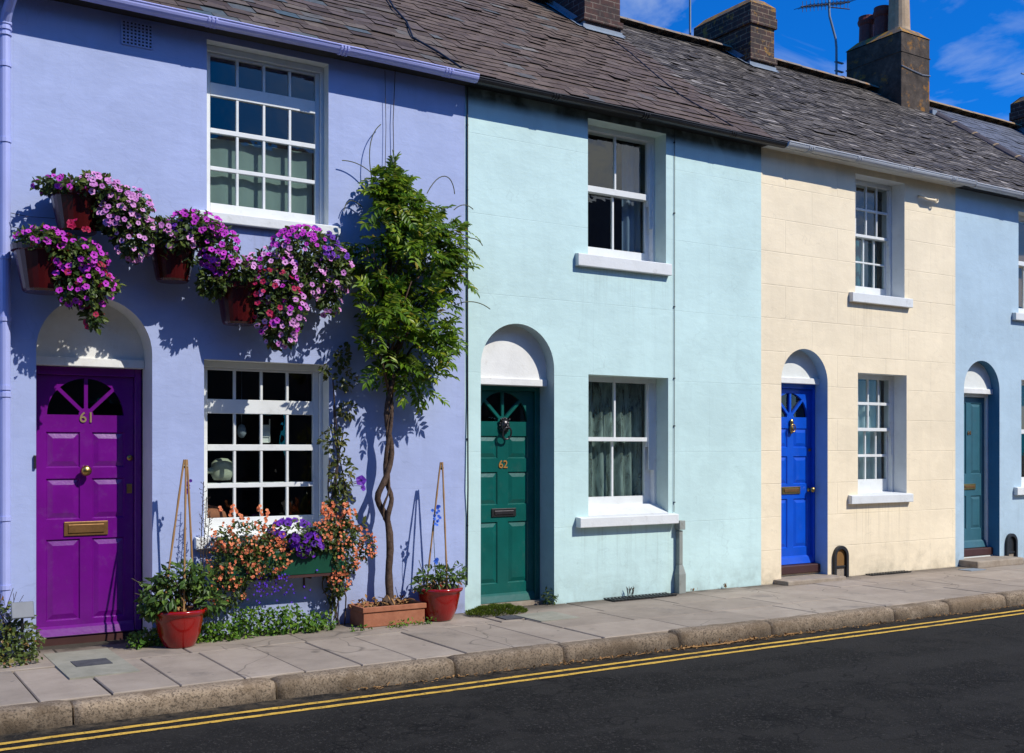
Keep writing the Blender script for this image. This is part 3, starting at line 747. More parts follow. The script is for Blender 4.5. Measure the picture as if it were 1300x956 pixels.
def half_gutter(root, x0, x1, mat, z, r=.055, y=-.175, joints=(), stop=True, name='gutter'):
    mb = MB(); n = 10
    nseg = max(2, int((x1-x0)/.3))
    def ring(x, rr, dz=0): return [(x, y+rr*math.cos(PI*i/n), z-rr*math.sin(PI*i/n)+dz) for i in range(n+1)]
    for rr, xa, xb in [(r, x0, x1), (r-.005, x0, x1)]:
        vs = []
        for k in range(nseg+1):
            xx = xa+(xb-xa)*k/nseg; vs += ring(xx, rr, .004*math.sin(xx*2.1))
        mb.add(vs, [(k*(n+1)+i, k*(n+1)+i+1, (k+1)*(n+1)+i+1, (k+1)*(n+1)+i) for k in range(nseg) for i in range(n)])
    # rolled front lip
    mb.tube([(x0, y-r, z), (x1, y-r, z)], .007, 6)
    for xj in joints:
        for dx in (-.03, 0, .03):
            vs = ring(xj+dx-.008, r+.006)+ring(xj+dx+.008, r+.006)
            mb.add(vs, [(i, i+1, n+2+i, n+1+i) for i in range(n)]+[tuple(range(n+1)), tuple(range(n+1, 2*n+2))])
    if stop:
        for xx in (x0, x1): mb.add(ring(xx, r), [tuple(range(n+1))])
    return mb.build(name, mat, root, smooth=False)
def fascia(root, x0, x1, mat):
    mb = MB(); mb.box(x0, x1, -.12, .0, 4.86, 4.905); return mb.build('soffit', mat, root)
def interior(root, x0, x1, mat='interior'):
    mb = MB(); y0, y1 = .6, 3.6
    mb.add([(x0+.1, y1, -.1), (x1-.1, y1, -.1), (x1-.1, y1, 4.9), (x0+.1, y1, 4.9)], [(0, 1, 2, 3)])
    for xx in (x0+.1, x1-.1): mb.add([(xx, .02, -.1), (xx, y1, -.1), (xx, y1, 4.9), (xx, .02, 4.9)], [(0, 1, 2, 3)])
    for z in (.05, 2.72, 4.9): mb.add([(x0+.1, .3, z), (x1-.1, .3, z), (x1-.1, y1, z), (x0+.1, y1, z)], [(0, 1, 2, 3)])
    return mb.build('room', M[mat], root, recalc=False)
def brick_stack(root, x0, x1, y0, y1, zb, zt, mat, corbels=True, cap=.12, label=None):
    mb = MB(); mb.box(x0, x1, y0, y1, zb-1.2, zt)
    st = mb.build('chimney', mat, root)
    if corbels:
        e = .035
        for e_, a_, b_, nm in ((e, zt-.31, zt-.155, 'corbel'), (e*.6, zt-.152, zt-.003, 'coping'), (e, zb+.11, zb+.19, 'base_course')):
            cb = MB(); cb.box(x0-e_, x1+e_, y0-e_, y1+e_, a_, b_); cb.build(nm, mat, st, bevel=.008)
    fl = MB(); n = 10
    a = [(x0-.02, y0-.02), (x1+.02, y0-.02), (x1+.02, y1+.02), (x0-.02, y1+.02)]
    b = [(x0+.1, y0+.1), (x1-.1, y0+.1), (x1-.1, y1-.1), (x0+.1, y1-.1)]
    fl.add([(x, y, zt) for x, y in a]+[(x, y, zt+cap) for x, y in b], [(0, 1, 5, 4), (1, 2, 6, 5), (2, 3, 7, 6), (3, 0, 4, 7), (4, 5, 6, 7)])
    fl.build('flaunching', M['mortar'], st)
    # lead flashing along the slope and across the front
    ld = MB(); t = .012
    fz = EZ+(y0-EY)*SL
    ld.box(x0-.03, x1+.03, y0-t, y0-.001, fz-.02, fz+.07)
    ld.add([(x0-.03, y0-.08, fz-.08*SL+.035), (x1+.03, y0-.08, fz-.08*SL+.035), (x1+.03, y0-t, fz+.03), (x0-.03, y0-t, fz+.03)], [(0, 1, 2, 3)])
    for sx, xx in ((-1, x0), (1, x1)):
        y = y0
        yt = min(y1, RY)
        ld.add([(xx+sx*.006, y0-.01, fz-.01), (xx+sx*.006, yt, fz+(yt-y0)*SL-.01), (xx+sx*.006, yt, fz+(yt-y0)*SL+.10), (xx+sx*.006, y0-.01, fz+.10)], [(0, 1, 2, 3)])
        ld.add([(xx+sx*.006, y0-.01, fz+.03), (xx+sx*.10, y0-.01, fz+.03), (xx+sx*.10, yt, fz+(yt-y0)*SL+.03), (xx+sx*.006, yt, fz+(yt-y0)*SL+.03)], [(0, 1, 2, 3)])
    ld.build('flashing', M['lead'], st, recalc=False)
    return st
def chimney_pot(stack, x, y, z, r, h, mat, style=0):
    mb = MB()
    if style == 0: prof = [(r*1.02, 0), (r*1.05, h*.08), (r*.92, h*.12), (r*.86, h*.7), (r*1.0, h*.76), (r*1.08, h*.84), (r*.95, h*.93), (r*.95, h), (r*.75, h), (r*.72, h*.5)]
    else: prof = [(r*1.05, 0), (r*.98, h*.1), (r*.88, h*.72), (r*1.0, h*.74), (r*1.02, h*.78), (r*.9, h*.8), (r*.92, h), (r*.7, h), (r*.7, h*.5)]
    mb.lathe(prof, (x, y, z), 20); return mb.build('chimney_pot', mat, stack, smooth=False)
def cable(root, pts, r, mat, clips=(), name='cable'):
    mb = MB(); mb.tube(pts, r, 6)
    for c in clips: mb.box(c[0]-.007, c[0]+.007, c[1]-.006, c[1]+.010, c[2]-.006, c[2]+.006)
    return mb.build(name, mat, root)
def scraper(root, x0, x1, zt, mat):
    """arched cast-iron boot-scraper niche at the foot of the wall"""
    c = (x0+x1)/2; r = (x1-x0)/2; w = .04; n = 14
    mb = MB()
    out = [(x0, .0), (x0, zt-r)]+[(c-r*math.cos(PI*i/n), zt-r+r*math.sin(PI*i/n)) for i in range(1, n)]+[(x1, zt-r), (x1, .0)]
    ri = r-w
    inn = [(x1-w, .0), (x1-w, zt-r)]+[(c+ri*math.cos(PI*i/n), zt-r+ri*math.sin(PI*i/n)) for i in range(1, n)]+[(x0+w, zt-r), (x0+w, .0)]
    mb.prism(out+inn, -.035, .04)
    mb.box(x0+w-.002, x1-w+.002, -.02, -.004, .115, .14)
    s = mb.build('boot_scraper', M['black'], root, bevel=.006)
    bk = MB(); p2 = [(x0+w*.7, .115), (x0+w*.7, zt-r)]+[(c-(ri+.008)*math.cos(PI*i/n), zt-r+(ri+.008)*math.sin(PI*i/n)) for i in range(1, n)]+[(x1-w*.7, zt-r), (x1-w*.7, .115)]
    bk.prism(p2, -.006, -.002); bk.build('niche_back', mat[0], s)
    b2 = MB(); b2.box(x0+w*.8, x1-w*.8, -.004, -.001, .0, .11); b2.build('scraper_stone', mat[1], s)
    return s
def curtain(name, x0, x1, z0, z1, y, mat, label, amp=.03, waves=6, drift=0, cat='curtain', group=None):
    mb = MB(); nx, nz = waves*8, 8; vs = []
    for j in range(nz+1):
        for i in range(nx+1):
            u = i/nx; v = j/nz
            vs.append((x0+(x1-x0)*u+drift*v*(1-v), y+amp*math.sin(u*waves*2*PI+.4*v)*(1-.3*v)+amp*.5*math.sin(u*waves*3.1+1), z0+(z1-z0)*v))
    mb.add(vs, [(j*(nx+1)+i, j*(nx+1)+i+1, (j+1)*(nx+1)+i+1, (j+1)*(nx+1)+i) for j in range(nz) for i in range(nx)])
    return tag(mb.build(name, mat, None, smooth=True, recalc=False), label, cat, group)

B0, B1, B2, B3, B4, B5 = -1.6, 5.03, 8.83, 12.29, 15.65, 19.5
GH = 'terraced houses along the street'
# ------------------------------------------------------------------ lilac house, number 61
h1 = empty('terraced_house', (1.2, 0, 0), 'lilac terraced house with purple arched door numbered 61', 'house', GH)
make_wall(h1, B0, B1, [(rect(2.632, 3.681, 3.41, 4.805), .2), (rect(2.61, 3.685, .795, 2.228), .22), (arch(1.358, 2.202, -.05, 2.245), .30)], M['lilac'], M['reveal_white'])
mb = MB(); mb.holed([(1.34, -.05), (2.22, -.05), (2.22, 2.18), (1.34, 2.18)], [rect(1.36, 2.2, -.04, 2.14)], .301)
make_roof(h1, B0, B1, M['slate_a'], .22, .145, .22, .016, M['ridge'], 11)
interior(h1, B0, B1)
w = make_window(h1, 2.632, 3.681, 3.42, 4.805, .10, 2.70, 3.616, 4, [(3.524, 3.794), (3.827, 4.098), (4.138, 4.40), (4.51, 4.73)], sill=(2.516, 3.769, 3.33, 3.42), style='fixed')
w = make_window(h1, 2.61, 3.685, .805, 2.228, .13, 2.686, 3.606, 4, [(.937, 1.184), (1.222, 1.492), (1.544, 1.80), (1.918, 2.158)], sill=(2.528, 3.77, .705, .805), style='fixed')
tympanum(h1, 1.358, 2.202, 2.245, .26, 2.185, M['tymp'], .34)
door_frame(h1, 1.358, 2.202, 0, 2.15, .36, M['purple'], 2.085, 2.15, .055)
d = make_door(h1, 1.415, 2.145, .035, 2.083, .36, M['purple'], [(1.485, 1.735, 1.36, 1.64), (1.825, 2.075, 1.36, 1.64), (1.485, 1.735, .955, 1.275), (1.825, 2.075, .955, 1.275), (1.485, 1.735, .165, .80), (1.825, 2.075, .165, .80)], fan=(1.78, 1.775, .288), weather=(.04, .125))
numeral(d, '61', 1.785, .36, 1.752, .115, M['num_gold'])
knob(d, 1.77, .36, 1.355-.02, .042, M['brass'])
letter_plate(d, 1.615, 1.945, .823, .935, .36, M['bronze'], M['bronze'])
mb = MB(); mb.lathe([(.0005, .012), (.022, .012), (.024, .0)], (0, 0, 0), 16); mb.v = [(2.115+a, .358-c, 1.435+b) for a, b, c in mb.v]; mb.build('lock_cylinder', M['brass'], d, smooth=True)
mb = MB(); mb.box(2.09, 2.132, .352, .3595, 1.15, 1.225); kp = mb.build('keyhole_plate', M['brass'], d, bevel=.003)
mb = MB(); mb.box(1.36, 2.2, .30, .48, -.02, .036); mb.build('threshold', M['wood_dark'], h1)
mb = MB(); mb.box(1.338, 1.357, -.022, -.001, 1.36, 1.46); mb.build('door_bell', M['black'], h1, bevel=.005)
fascia(h1, B0, B1, M['interior'])  # soffit given a dark colour as the shade under the gutter
half_gutter(h1, B0, B1-.005, M['mauve'], 4.885, .058, -.215, joints=(2.60, 3.72, 4.72, 1.0))
# downpipe with swan neck at the far left
mb = MB()
mb.tube([(1.17, -.215, 4.83), (1.17, -.20, 4.76), (1.15, -.11, 4.68), (1.14, -.06, 4.60), (1.14, -.055, 4.5), (1.14, -.055, 0.02)], .037, 12)
for z in (4.52, 4.56, 4.60): mb.tube([(1.14, -.055, z-.009), (1.14, -.055, z+.009)], .047, 12)
for z in (4.30, 3.75, 2.9, 2.45, 1.95, 1.9, 1.0, .5): mb.tube([(1.14, -.055, z-.016), (1.14, -.055, z+.016)], .044, 12)
mb.tube([(1.17, -.215, 4.86), (1.17, -.215, 4.79)], .056, 12)
mb.build('downpipe', M['mauve_pale'], h1, smooth=False)
# honeycomb air brick under the eaves
mb = MB(); X0, X1, z0, z1 = 1.972, 2.20, 4.638, 4.820; nxx, nzz = 8, 7; t = .006
for i in range(nxx+1): xx = X0+(X1-X0)*i/nxx; mb.box(xx-t, xx+t, -.012, .001, z0, z1)
for i in range(nzz+1): zz = z0+(z1-z0)*i/nzz; mb.box(X0, X1, -.010, .001, zz-t, zz+t)
v_ = mb.build('air_brick', M['lilac'], h1)
mb = MB(); mb.box(X0, X1, -.0045, -.003, z0, z1); mb.build('vent_backing', M['interior'], v_)
# support wires, wall ties
cable(h1, [(4.30, -.03, 4.86), (4.28, -.03, 4.4), (4.29, -.03, 3.9), (4.28, -.04, 3.2)], .004, M['stem_dry'], name='support_wire')
cable(h1, [(4.20, -.03, 4.84), (4.21, -.03, 4.35), (4.2, -.03, 3.85)], .003, M['stem_dry'], name='support_wire')
for z in (3.24, 3.14): cable(h1, [(1.12, -.02, z), (1.30, -.02, z-.02), (1.55, -.025, z-.01)], .0025, M['stem_dry'], name='support_wire')

# ------------------------------------------------------------------ pale turquoise house, number 62
h2 = empty('terraced_house', (6.5, 0, 0), 'pale turquoise terraced house with dark green arched door numbered 62', 'house', GH)
make_wall(h2, B1, B2, [(rect(6.44, 7.451, 3.43, 4.796), .22), (rect(6.446, 7.481, .83, 2.25), .24), (arch(5.2, 6.033, -.05, 2.285), .28)], M['teal'], M['reveal_teal'], 'reveal_dooteal')
make_roof(h2, B1, B2, M['slate_b'], .21, .142, .08, .017, M['ridge'], 12)
interior(h2, B1, B2)
make_window(h2, 6.44, 7.451, 3.44, 4.796, .18, 6.52, 7.37, 2, [(4.19, 4.742)], [(3.577, 4.128)], (4.128, 4.19), sill=(6.281, 7.485, 3.312, 3.44))
make_window(h2, 6.446, 7.481, .93, 2.25, .19, 6.52, 7.37, 2, [(1.63, 2.20)], [(1.015, 1.588)], (1.588, 1.63), sill=(6.287, 7.555, .733, .838), sill_y=-.085)
mb = MB(); mb.add([(6.448, .0, .838), (7.479, .0, .838), (7.479, .22, .84), (6.448, .22, .84), (6.448, .0, .845), (7.479, .0, .845), (7.479, .19, .93), (6.448, .19, .93), (7.479, .27, .93), (6.448, .27, .93)], [(4, 5, 6, 7), (0, 1, 5, 4), (0, 4, 7, 3), (1, 2, 6, 5), (7, 6, 8, 9)])
mb.build('inner_sill', M['white_stone'], h2)
tympanum(h2, 5.2, 6.033, 2.285, .14, 2.155, M['tymp'], .26)
door_frame(h2, 5.2, 6.033, 0, 2.125, .28, M['green'], 2.075, 2.125, .055)
d = make_door(h2, 5.257, 5.977, .02, 2.073, .28, M['green'], [(5.322, 5.557, 1.416, 1.635), (5.677, 5.912, 1.416, 1.635), (5.322, 5.557, .965, 1.285), (5.677, 5.912, .965, 1.285), (5.322, 5.557, .20, .80), (5.677, 5.912, .20, .80)], fan=(5.617, 1.775, .288), weather=(.022, .105))
numeral(d, '62', 5.618, .28, 1.355, .105, M['num_orange'])
letter_plate(d, 5.485, 5.765, .848, .93, .28, M['black'], M['dark_metal'])
# lion-head knocker with ring
m = MB(); cx, cy, cz = 5.625, .262, 1.735
for i in range(16):                                        # mane tufts
    q = 2*PI*i/16; rr = .052
    c = Vector((cx+rr*.85*math.cos(q), cy+.006, cz+rr*1.15*math.sin(q)))
    m.tube([c, c+Vector((math.cos(q)*.016, -.012, math.sin(q)*.02))], [.017, .006], 6)
m.lathe([(.0005, -.06), (.03, -.05), (.048, -.02), (.05, .01), (.04, .04), (.02, .055), (.0005, .06)], (cx, cy-.01, cz), 14, sy=.7)
m.tube([(cx, cy-.04, cz+.015), (cx, cy-.062, cz-.012)], [.012, .017], 8)
for s_ in (-1, 1):
    m.tube([(cx+s_*.02, cy-.03, cz+.026), (cx+s_*.02, cy-.045, cz+.018)], [.014, .008], 8)
    m.tube([(cx+s_*.045, cy-.01, cz+.05), (cx+s_*.05, cy-.02, cz+.066)], [.014, .005], 6)
    m.tube([(cx+s_*.012, cy-.045, cz-.02), (cx+s_*.022, cy-.04, cz-.03)], [.013, .010], 8)
kn = m.build('knocker', M['dark_metal'], d, smooth=True)
mb = MB(); pts = [(cx+.048*math.sin(2*PI*i/24), cy-.048-.012*math.cos(2*PI*i/24), cz-.075+.058*math.cos(2*PI*i/24)) for i in range(25)]
mb.tube(pts, .009, 8); mb.build('ring', M['dark_metal'], d, smooth=True)
mb = MB(); mb.box(5.2, 6.033, .14, .42, -.03, .018); mb.build('threshold', M['stone'], h2)
half_gutter(h2, B1+.01, B2+.15, M['black'], 4.875, .047, -.20, joints=(5.9, 7.0, 8.2))
fascia(h2, B1, B2, M['black'])
cable(h2, [(7.56, -.012, 4.86), (7.558, -.012, 3.6), (7.556, -.012, 2.0), (7.55, -.012, .85)], .0035, M['slate_plate'], [(7.557, -.012, z) for z in (4.72, 3.98, 3.0, 2.25, 1.75, .95)])
cable(h2, [(5.05, -.012, 4.85), (5.048, -.014, 3.3), (5.052, -.012, 2.0), (5.045, -.03, 1.15), (5.05, -.014, .9), (5.046, -.012, .25)], .008, M['black'], [(5.05, -.012, z) for z in (4.5, 3.9, 2.5, 1.6, .8)])
mb = MB()                                                   # short drain pipe with hopper and flared foot
mb.box(7.565, 7.645, -.085, -.002, .665, .76)
mb.box(7.58, 7.63, -.062, -.006, .30, .655)
a = [(7.58, -.062), (7.63, -.062), (7.63, -.006), (7.58, -.006)]; b = [(7.557, -.085), (7.653, -.085), (7.653, -.003), (7.557, -.003)]
mb.add([(x, y, .30) for x, y in a]+[(x, y, .20) for x, y in b]+[(x, y, 0) for x, y in b], [(0, 1, 5, 4), (1, 2, 6, 5), (2, 3, 7, 6), (3, 0, 4, 7), (4, 5, 9, 8), (5, 6, 10, 9), (6, 7, 11, 10), (7, 4, 8, 11)])
mb.build('drainpipe', M['grey_pipe'], h2, bevel=.006)
# roof cables
def roof_line(root, pts, r, mat): cable(root, [roofpt(x, s, .035+.01*math.sin(i*1.7)) for i, (x, s) in enumerate(pts)], r, mat)
roof_line(h1, [(5.0, 2.2), (4.88, 1.7), (4.86, 1.3), (4.70, .75), (4.80, .35), (4.86, -.02)], .010, M['black'])
roof_line(h2, [(8.45, 3.1), (8.35, 2.4), (8.2, 1.5), (8.12, .9), (8.15, .4), (8.2, 0)], .007, M['black'])
brick_stack(h2, 8.24, 8.81, 2.50, 3.7, 6.87, 8.45, M['brick_red'])

# ------------------------------------------------------------------ cream house
h3 = empty('terraced_house', (10.5, 0, 0), 'cream terraced house with bright blue arched door', 'house', GH)
make_wall(h3, B2, B3, [(rect(10.384, 11.285, 3.35, 4.785), .22), (rect(10.43, 11.325, .95, 2.419), .21), (arch(9.144, 9.906, -.05, 2.275), .22)], M['cream'], M['reveal_cream'], 'reveal_doorbounce')
make_roof(h3, B2, B3, M['slate_c'], .15, .090, .7, .013, M['ridge'], 13)
interior(h3, B2, B3)
make_window(h3, 10.384, 11.285, 3.36, 4.785, .19, 10.45, 11.235, 4, [(4.135, 4.425), (4.453, 4.741)], [(3.507, 3.791), (3.812, 4.10)], (4.10, 4.136), sill=(10.27, 11.376, 3.25, 3.367))
make_window(h3, 10.43, 11.325, .96, 2.419, .19, 10.485, 11.27, 4, [(1.769, 2.048), (2.084, 2.373)], [(1.136, 1.411), (1.444, 1.728)], (1.728, 1.768), sill=(10.254, 11.382, .858, .965))
tympanum(h3, 9.144, 9.906, 2.275, .14, 2.30, M['reveal_white'], .2)
door_frame(h3, 9.144, 9.906, .17, 2.27, .22, M['door_blue'], 2.21, 2.27, .035)
d = make_door(h3, 9.18, 9.87, .17, 2.208, .22, M['door_blue'], [(9.24, 9.475, 1.526, 1.75), (9.575, 9.81, 1.526, 1.75), (9.24, 9.475, 1.10, 1.425), (9.575, 9.81, 1.10, 1.425), (9.24, 9.475, .36, .93), (9.575, 9.81, .36, .93)], fan=(9.525, 1.88, .28), weather=(.175, .265))
letter_plate(d, 9.38, 9.68, .985, 1.07, .22, M['brass'], M['bronze'])
knob(d, 9.83, .22, 1.03, .034, M['brass'])
m = MB(); cx, cy, cz = 9.525, .20, 1.80
m.lathe([(.0005, .06), (.022, .045), (.028, .02), (.02, -.01), (.03, -.03), (.034, -.06), (.026, -.09), (.012, -.11), (.0005, -.115)], (cx, cy, cz), 14, sy=.7)
m.tube([(cx+.036*math.sin(2*PI*i/16), cy-.024, cz-.05+.045*math.cos(2*PI*i/16)) for i in range(17)], .007, 6)
m.build('knocker', M['brass'], d, smooth=True)
mb = MB(); mb.lathe([(.0005, .012), (.018, .012), (.02, .0)], (0, 0, 0), 14); mb.v = [(9.84+a, .218-c, 1.5+b) for a, b, c in mb.v]; mb.build('lock_cylinder', M['bronze'], d, smooth=True)
mb = MB(); mb.box(9.15, 9.90, .10, .36, .07, .168); mb.build('threshold', M['wood_dark'], h3, bevel=.01)
mb = MB(); mb.box(9.15, 9.90, .13, .36, -.02, .07); mb.build('step_riser', M['cream'], h3)
half_gutter(h3, B2+.16, B3+.06, M['grey_gutter'], 4.89, .058, -.215, joints=(9.35, 10.15, 11.05, 11.9))
fascia(h3, B2, B3, M['white'])
scraper(h3, 9.985, 10.234, .375, (M['bronze_back'], M['stone']))
mb = MB(); mb.tube([(11.55, .0, 4.66), (11.55, -.05, 4.65), (11.62, -.07, 4.62), (11.80, -.07, 4.625)], .014, 8); mb.tube([(11.81+.028*math.cos(q*PI/6), -.07, 4.625+.028*math.sin(q*PI/6)) for q in range(13)], .010, 6)
mb.build('wall_hook', M['cream'], h3, smooth=True)
brick_stack(h3, 11.49, 11.97, 2.83, 4.02, 7.1, 8.05, M['brick_dark'])
cable(h3, [(11.45, 4.1, 7.6), (11.45, 4.1, 9.6)], .018, M['lead'], name='mast')

# ------------------------------------------------------------------ light blue house
h4 = empty('terraced_house', (14.0, 0, 0), 'light blue terraced house with narrow teal door at right edge', 'house', GH)
make_wall(h4, B3, B4, [(rect(13.655, 14.6, 3.34, 4.72), .2), (rect(13.72, 14.65, .99, 2.449), .2), (arch(12.467, 13.231, -.05, 2.285), .20)], M['blue'], M['reveal_white'], 'reveal_blue')
make_roof(h4, B3, B4, M['slate_c'], .15, .090, .7, .013, M['ridge'], 14)
interior(h4, B3, B4)
make_window(h4, 13.655, 14.6, 3.345, 4.72, .15, 13.73, 14.53, 2, [(4.10, 4.66)], [(3.46, 4.04)], (4.04, 4.10), sill=(13.507, 14.75, 3.24, 3.345))
make_window(h4, 13.72, 14.65, .998, 2.449, .15, 13.79, 14.58, 2, [(1.78, 2.39)], [(1.12, 1.72)], (1.72, 1.78), sill=(13.543, 14.8, .89, 1.0))
tympanum(h4, 12.467, 13.231, 2.285, .12, 2.275, M['reveal_white'], .2)
door_frame(h4, 12.467, 13.231, .20, 2.243, .2, M['reveal_white'], 2.20, 2.243, .035)
d = make_door(h4, 12.504, 13.194, .20, 2.198, .2, M['door_teal'], [(12.58, 12.80, 1.178, 2.12), (12.90, 13.12, 1.178, 2.12), (12.58, 12.80, .45, .89), (12.90, 13.12, .45, .89)], weather=(.205, .30))
letter_plate(d, 12.72, 12.99, .972, 1.048, .2, M['brass'], M['bronze'])
numeral(d, '64', 12.86, .2, 1.72, .075, M['bronze'])
mb = MB(); mb.box(12.47, 13.23, .09, .34, .10, .198); mb.build('threshold', M['wood_dark'], h4, bevel=.01)
mb = MB(); mb.box(12.47, 13.23, .10, .34, .0, .10); mb.build('step_riser', M['reveal_white'], h4)
half_gutter(h4, B3+.065, B4, M['grey_gutter'], 4.878, .055, -.21, joints=(13.4, 14.6))
fascia(h4, B3, B4, M['black'])
scraper(h4, 13.348, 13.589, .38, (M['black'], M['stone']))
# big rendered stack on the party wall
mb = MB(); mb.box(14.77, 15.5, 2.75, 3.87, 5.9, 8.28)
st = mb.build('chimney', M['render_stack'], h4, bevel=.02)
mb = MB(); mb.box(14.745, 15.525, 2.725, 3.895, 6.75, 7.02); mb.build('plinth', M['render_stack'], st, bevel=.03)
mb = MB(); mb.box(14.76, 15.51, 2.74, 3.88, 7.95, 7.97); mb.build('render_band', M['render_stack'], st, bevel=.008)
mb = MB(); a = [(14.76, 2.74), (15.51, 2.74), (15.51, 3.88), (14.76, 3.88)]; b = [(14.9, 2.88), (15.37, 2.88), (15.37, 3.74), (14.9, 3.74)]
mb.add([(x, y, 8.281) for x, y in a]+[(x, y, 8.42) for x, y in b], [(0, 1, 5, 4), (1, 2, 6, 5), (2, 3, 7, 6), (3, 0, 4, 7), (4, 5, 6, 7)]); mb.build('flaunching', M['mortar'], st)
chimney_pot(st, 15.14, 3.08, 8.38, .18, .98, M['pot_buff'], 1); chimney_pot(st, 15.14, 3.42, 8.38, .145, .58, M['pot_red']); chimney_pot(st, 15.14, 3.74, 8.38, .145, .53, M['pot_red'])
mb = MB(); mb.box(15.502, 15.62, 2.70, 3.1, 7.02, 7.12); mb.build('flashing', M['lead'], st)
mb = MB(); mb.tube([(14.775, 2.744, 7.72), (15.0, 2.744, 7.69), (15.3, 2.744, 7.66), (15.495, 2.744, 7.68)], .012, 6); mb.build('white_cable', M['plastic_grey'], st)
ae = MB()                                                    # television aerial on a cranked mast
ae.tube([(14.62, 3.95, 7.4), (14.62, 3.95, 8.35), (14.60, 3.95, 8.5), (14.45, 3.95, 8.85), (14.44, 3.95, 8.95), (14.44, 3.95, 9.4)], .02, 8)
ae.box(14.59, 14.78, 3.93, 3.97, 7.95, 7.97); ae.box(14.59, 14.78, 3.93, 3.97, 8.1, 8.12)
am = ae.build('aerial', M['lead'], st)
bo = MB(); p0 = Vector((13.76, 3.95, 8.86)); p1 = Vector((14.95, 3.95, 9.20)); bo.tube([p0, p1], .014, 6); bo.tube([p0+Vector((.0, .0, -.1)).lerp(p1-p0, .55), p1+Vector((0, 0, -.12))], .010, 6)
for i in range(13):
    c = p0.lerp(p1, .03+i*.078); bo.tube([c+Vector((.03, -.16, 0)), c+Vector((-.03, .16, 0))], .005, 5); bo.tube([c+Vector((0, 0, .09)), c+Vector((0, 0, -.09))], .005, 5)
bo.build('aerial_boom', M['dark_metal'], st)

# ------------------------------------------------------------------ house beyond, smooth slate roof
h5 = empty('terraced_house', (17.5, 0, 0), 'farthest house, smooth blue-grey slate roof beyond the big rendered chimney', 'house', GH)
make_wall(h5, B4, B5, [(rect(17.0, 17.95, 3.34, 4.72), .2), (rect(17.0, 17.95, .99, 2.449), .2), (arch(15.9, 16.66, -.05, 2.285), .2)], M['buff'], M['reveal_white'])
make_roof(h5, B4, B5, M['slate_d'], .26, .17, .05, .010, M['ridge_new'], 15)
interior(h5, B4, B5)
make_window(h5, 17.0, 17.95, 3.345, 4.72, .15, 17.07, 17.88, 2, [(4.10, 4.66)], [(3.46, 4.04)], (4.04, 4.10), sill=(16.9, 18.05, 3.24, 3.345))
make_window(h5, 17.0, 17.95, .998, 2.449, .15, 17.07, 17.88, 2, [(1.78, 2.39)], [(1.12, 1.72)], (1.72, 1.78), sill=(16.9, 18.05, .89, 1.0))
tympanum(h5, 15.9, 16.66, 2.285, .12, 2.275, M['reveal_white'], .2)
d = make_door(h5, 15.905, 16.655, .02, 2.24, .2, M['wood_dark'], [(15.98, 16.22, 1.178, 2.12), (16.33, 16.57, 1.178, 2.12), (15.98, 16.22, .45, .89), (16.33, 16.57, .45, .89)])
half_gutter(h5, B4+.01, B5, M['grey_gutter'], 4.878, .055, -.21, joints=(17, 18.3))
vt = MB(); s = 0; k = 0                                     # verge of half-round tiles down the slope with mortar joints
while s < SLEN-.3:
    n = 6; vs = []
    for ss in (s+.004, s+.44):
        for i in range(n+1):
            q = PI*i/n; vs.append(roofpt(B4+.02-.11*math.cos(q), ss, .0+.075*math.sin(q)))
    vt.add(vs, [(i, i+1, n+2+i, n+1+i) for i in range(n)]+[tuple(range(n+1)), tuple(range(n+1, 2*n+2))]); s += .46
s = .45
while s < SLEN-.3:
    n = 6; vs = []
    for ss in (s-.018, s+.018):
        for i in range(n+1):
            q = PI*i/n; vs.append(roofpt(B4+.02-.116*math.cos(q), ss, .0+.081*math.sin(q)))
    vt.add(vs, [(i, i+1, n+2+i, n+1+i) for i in range(n)], 1); s += .46
vt.build('verge_tiles', [M['hip'], M['ridge_new']], h5)
st5 = brick_stack(h5, 18.78, 19.38, 2.3, 3.4, 6.75, 7.95, M['brick_red'])
ae = MB(); ae.tube([(18.45, 3.0, 8.35), (19.3, 3.0, 8.38)], .015, 6); ae.tube([(19.0, 3.0, 7.9), (19.0, 3.0, 8.37)], .012, 6); ae.build('aerial', M['lead'], st5)

# doorstep slabs lying on the pavement
mb = MB(); mb.box(9.02, 9.97, -.22, .12, -.01, .045); tag(mb.build('doorstep', M['stone'], None, bevel=.012), 'low dark stone slab in front of the bright blue door', 'doorstep')
mb = MB(); mb.box(12.36, 13.36, -.27, .09, -.01, .085); tag(mb.build('doorstep', M['stone'], None, bevel=.015), 'thick pale stone step in front of the dull teal door', 'doorstep')

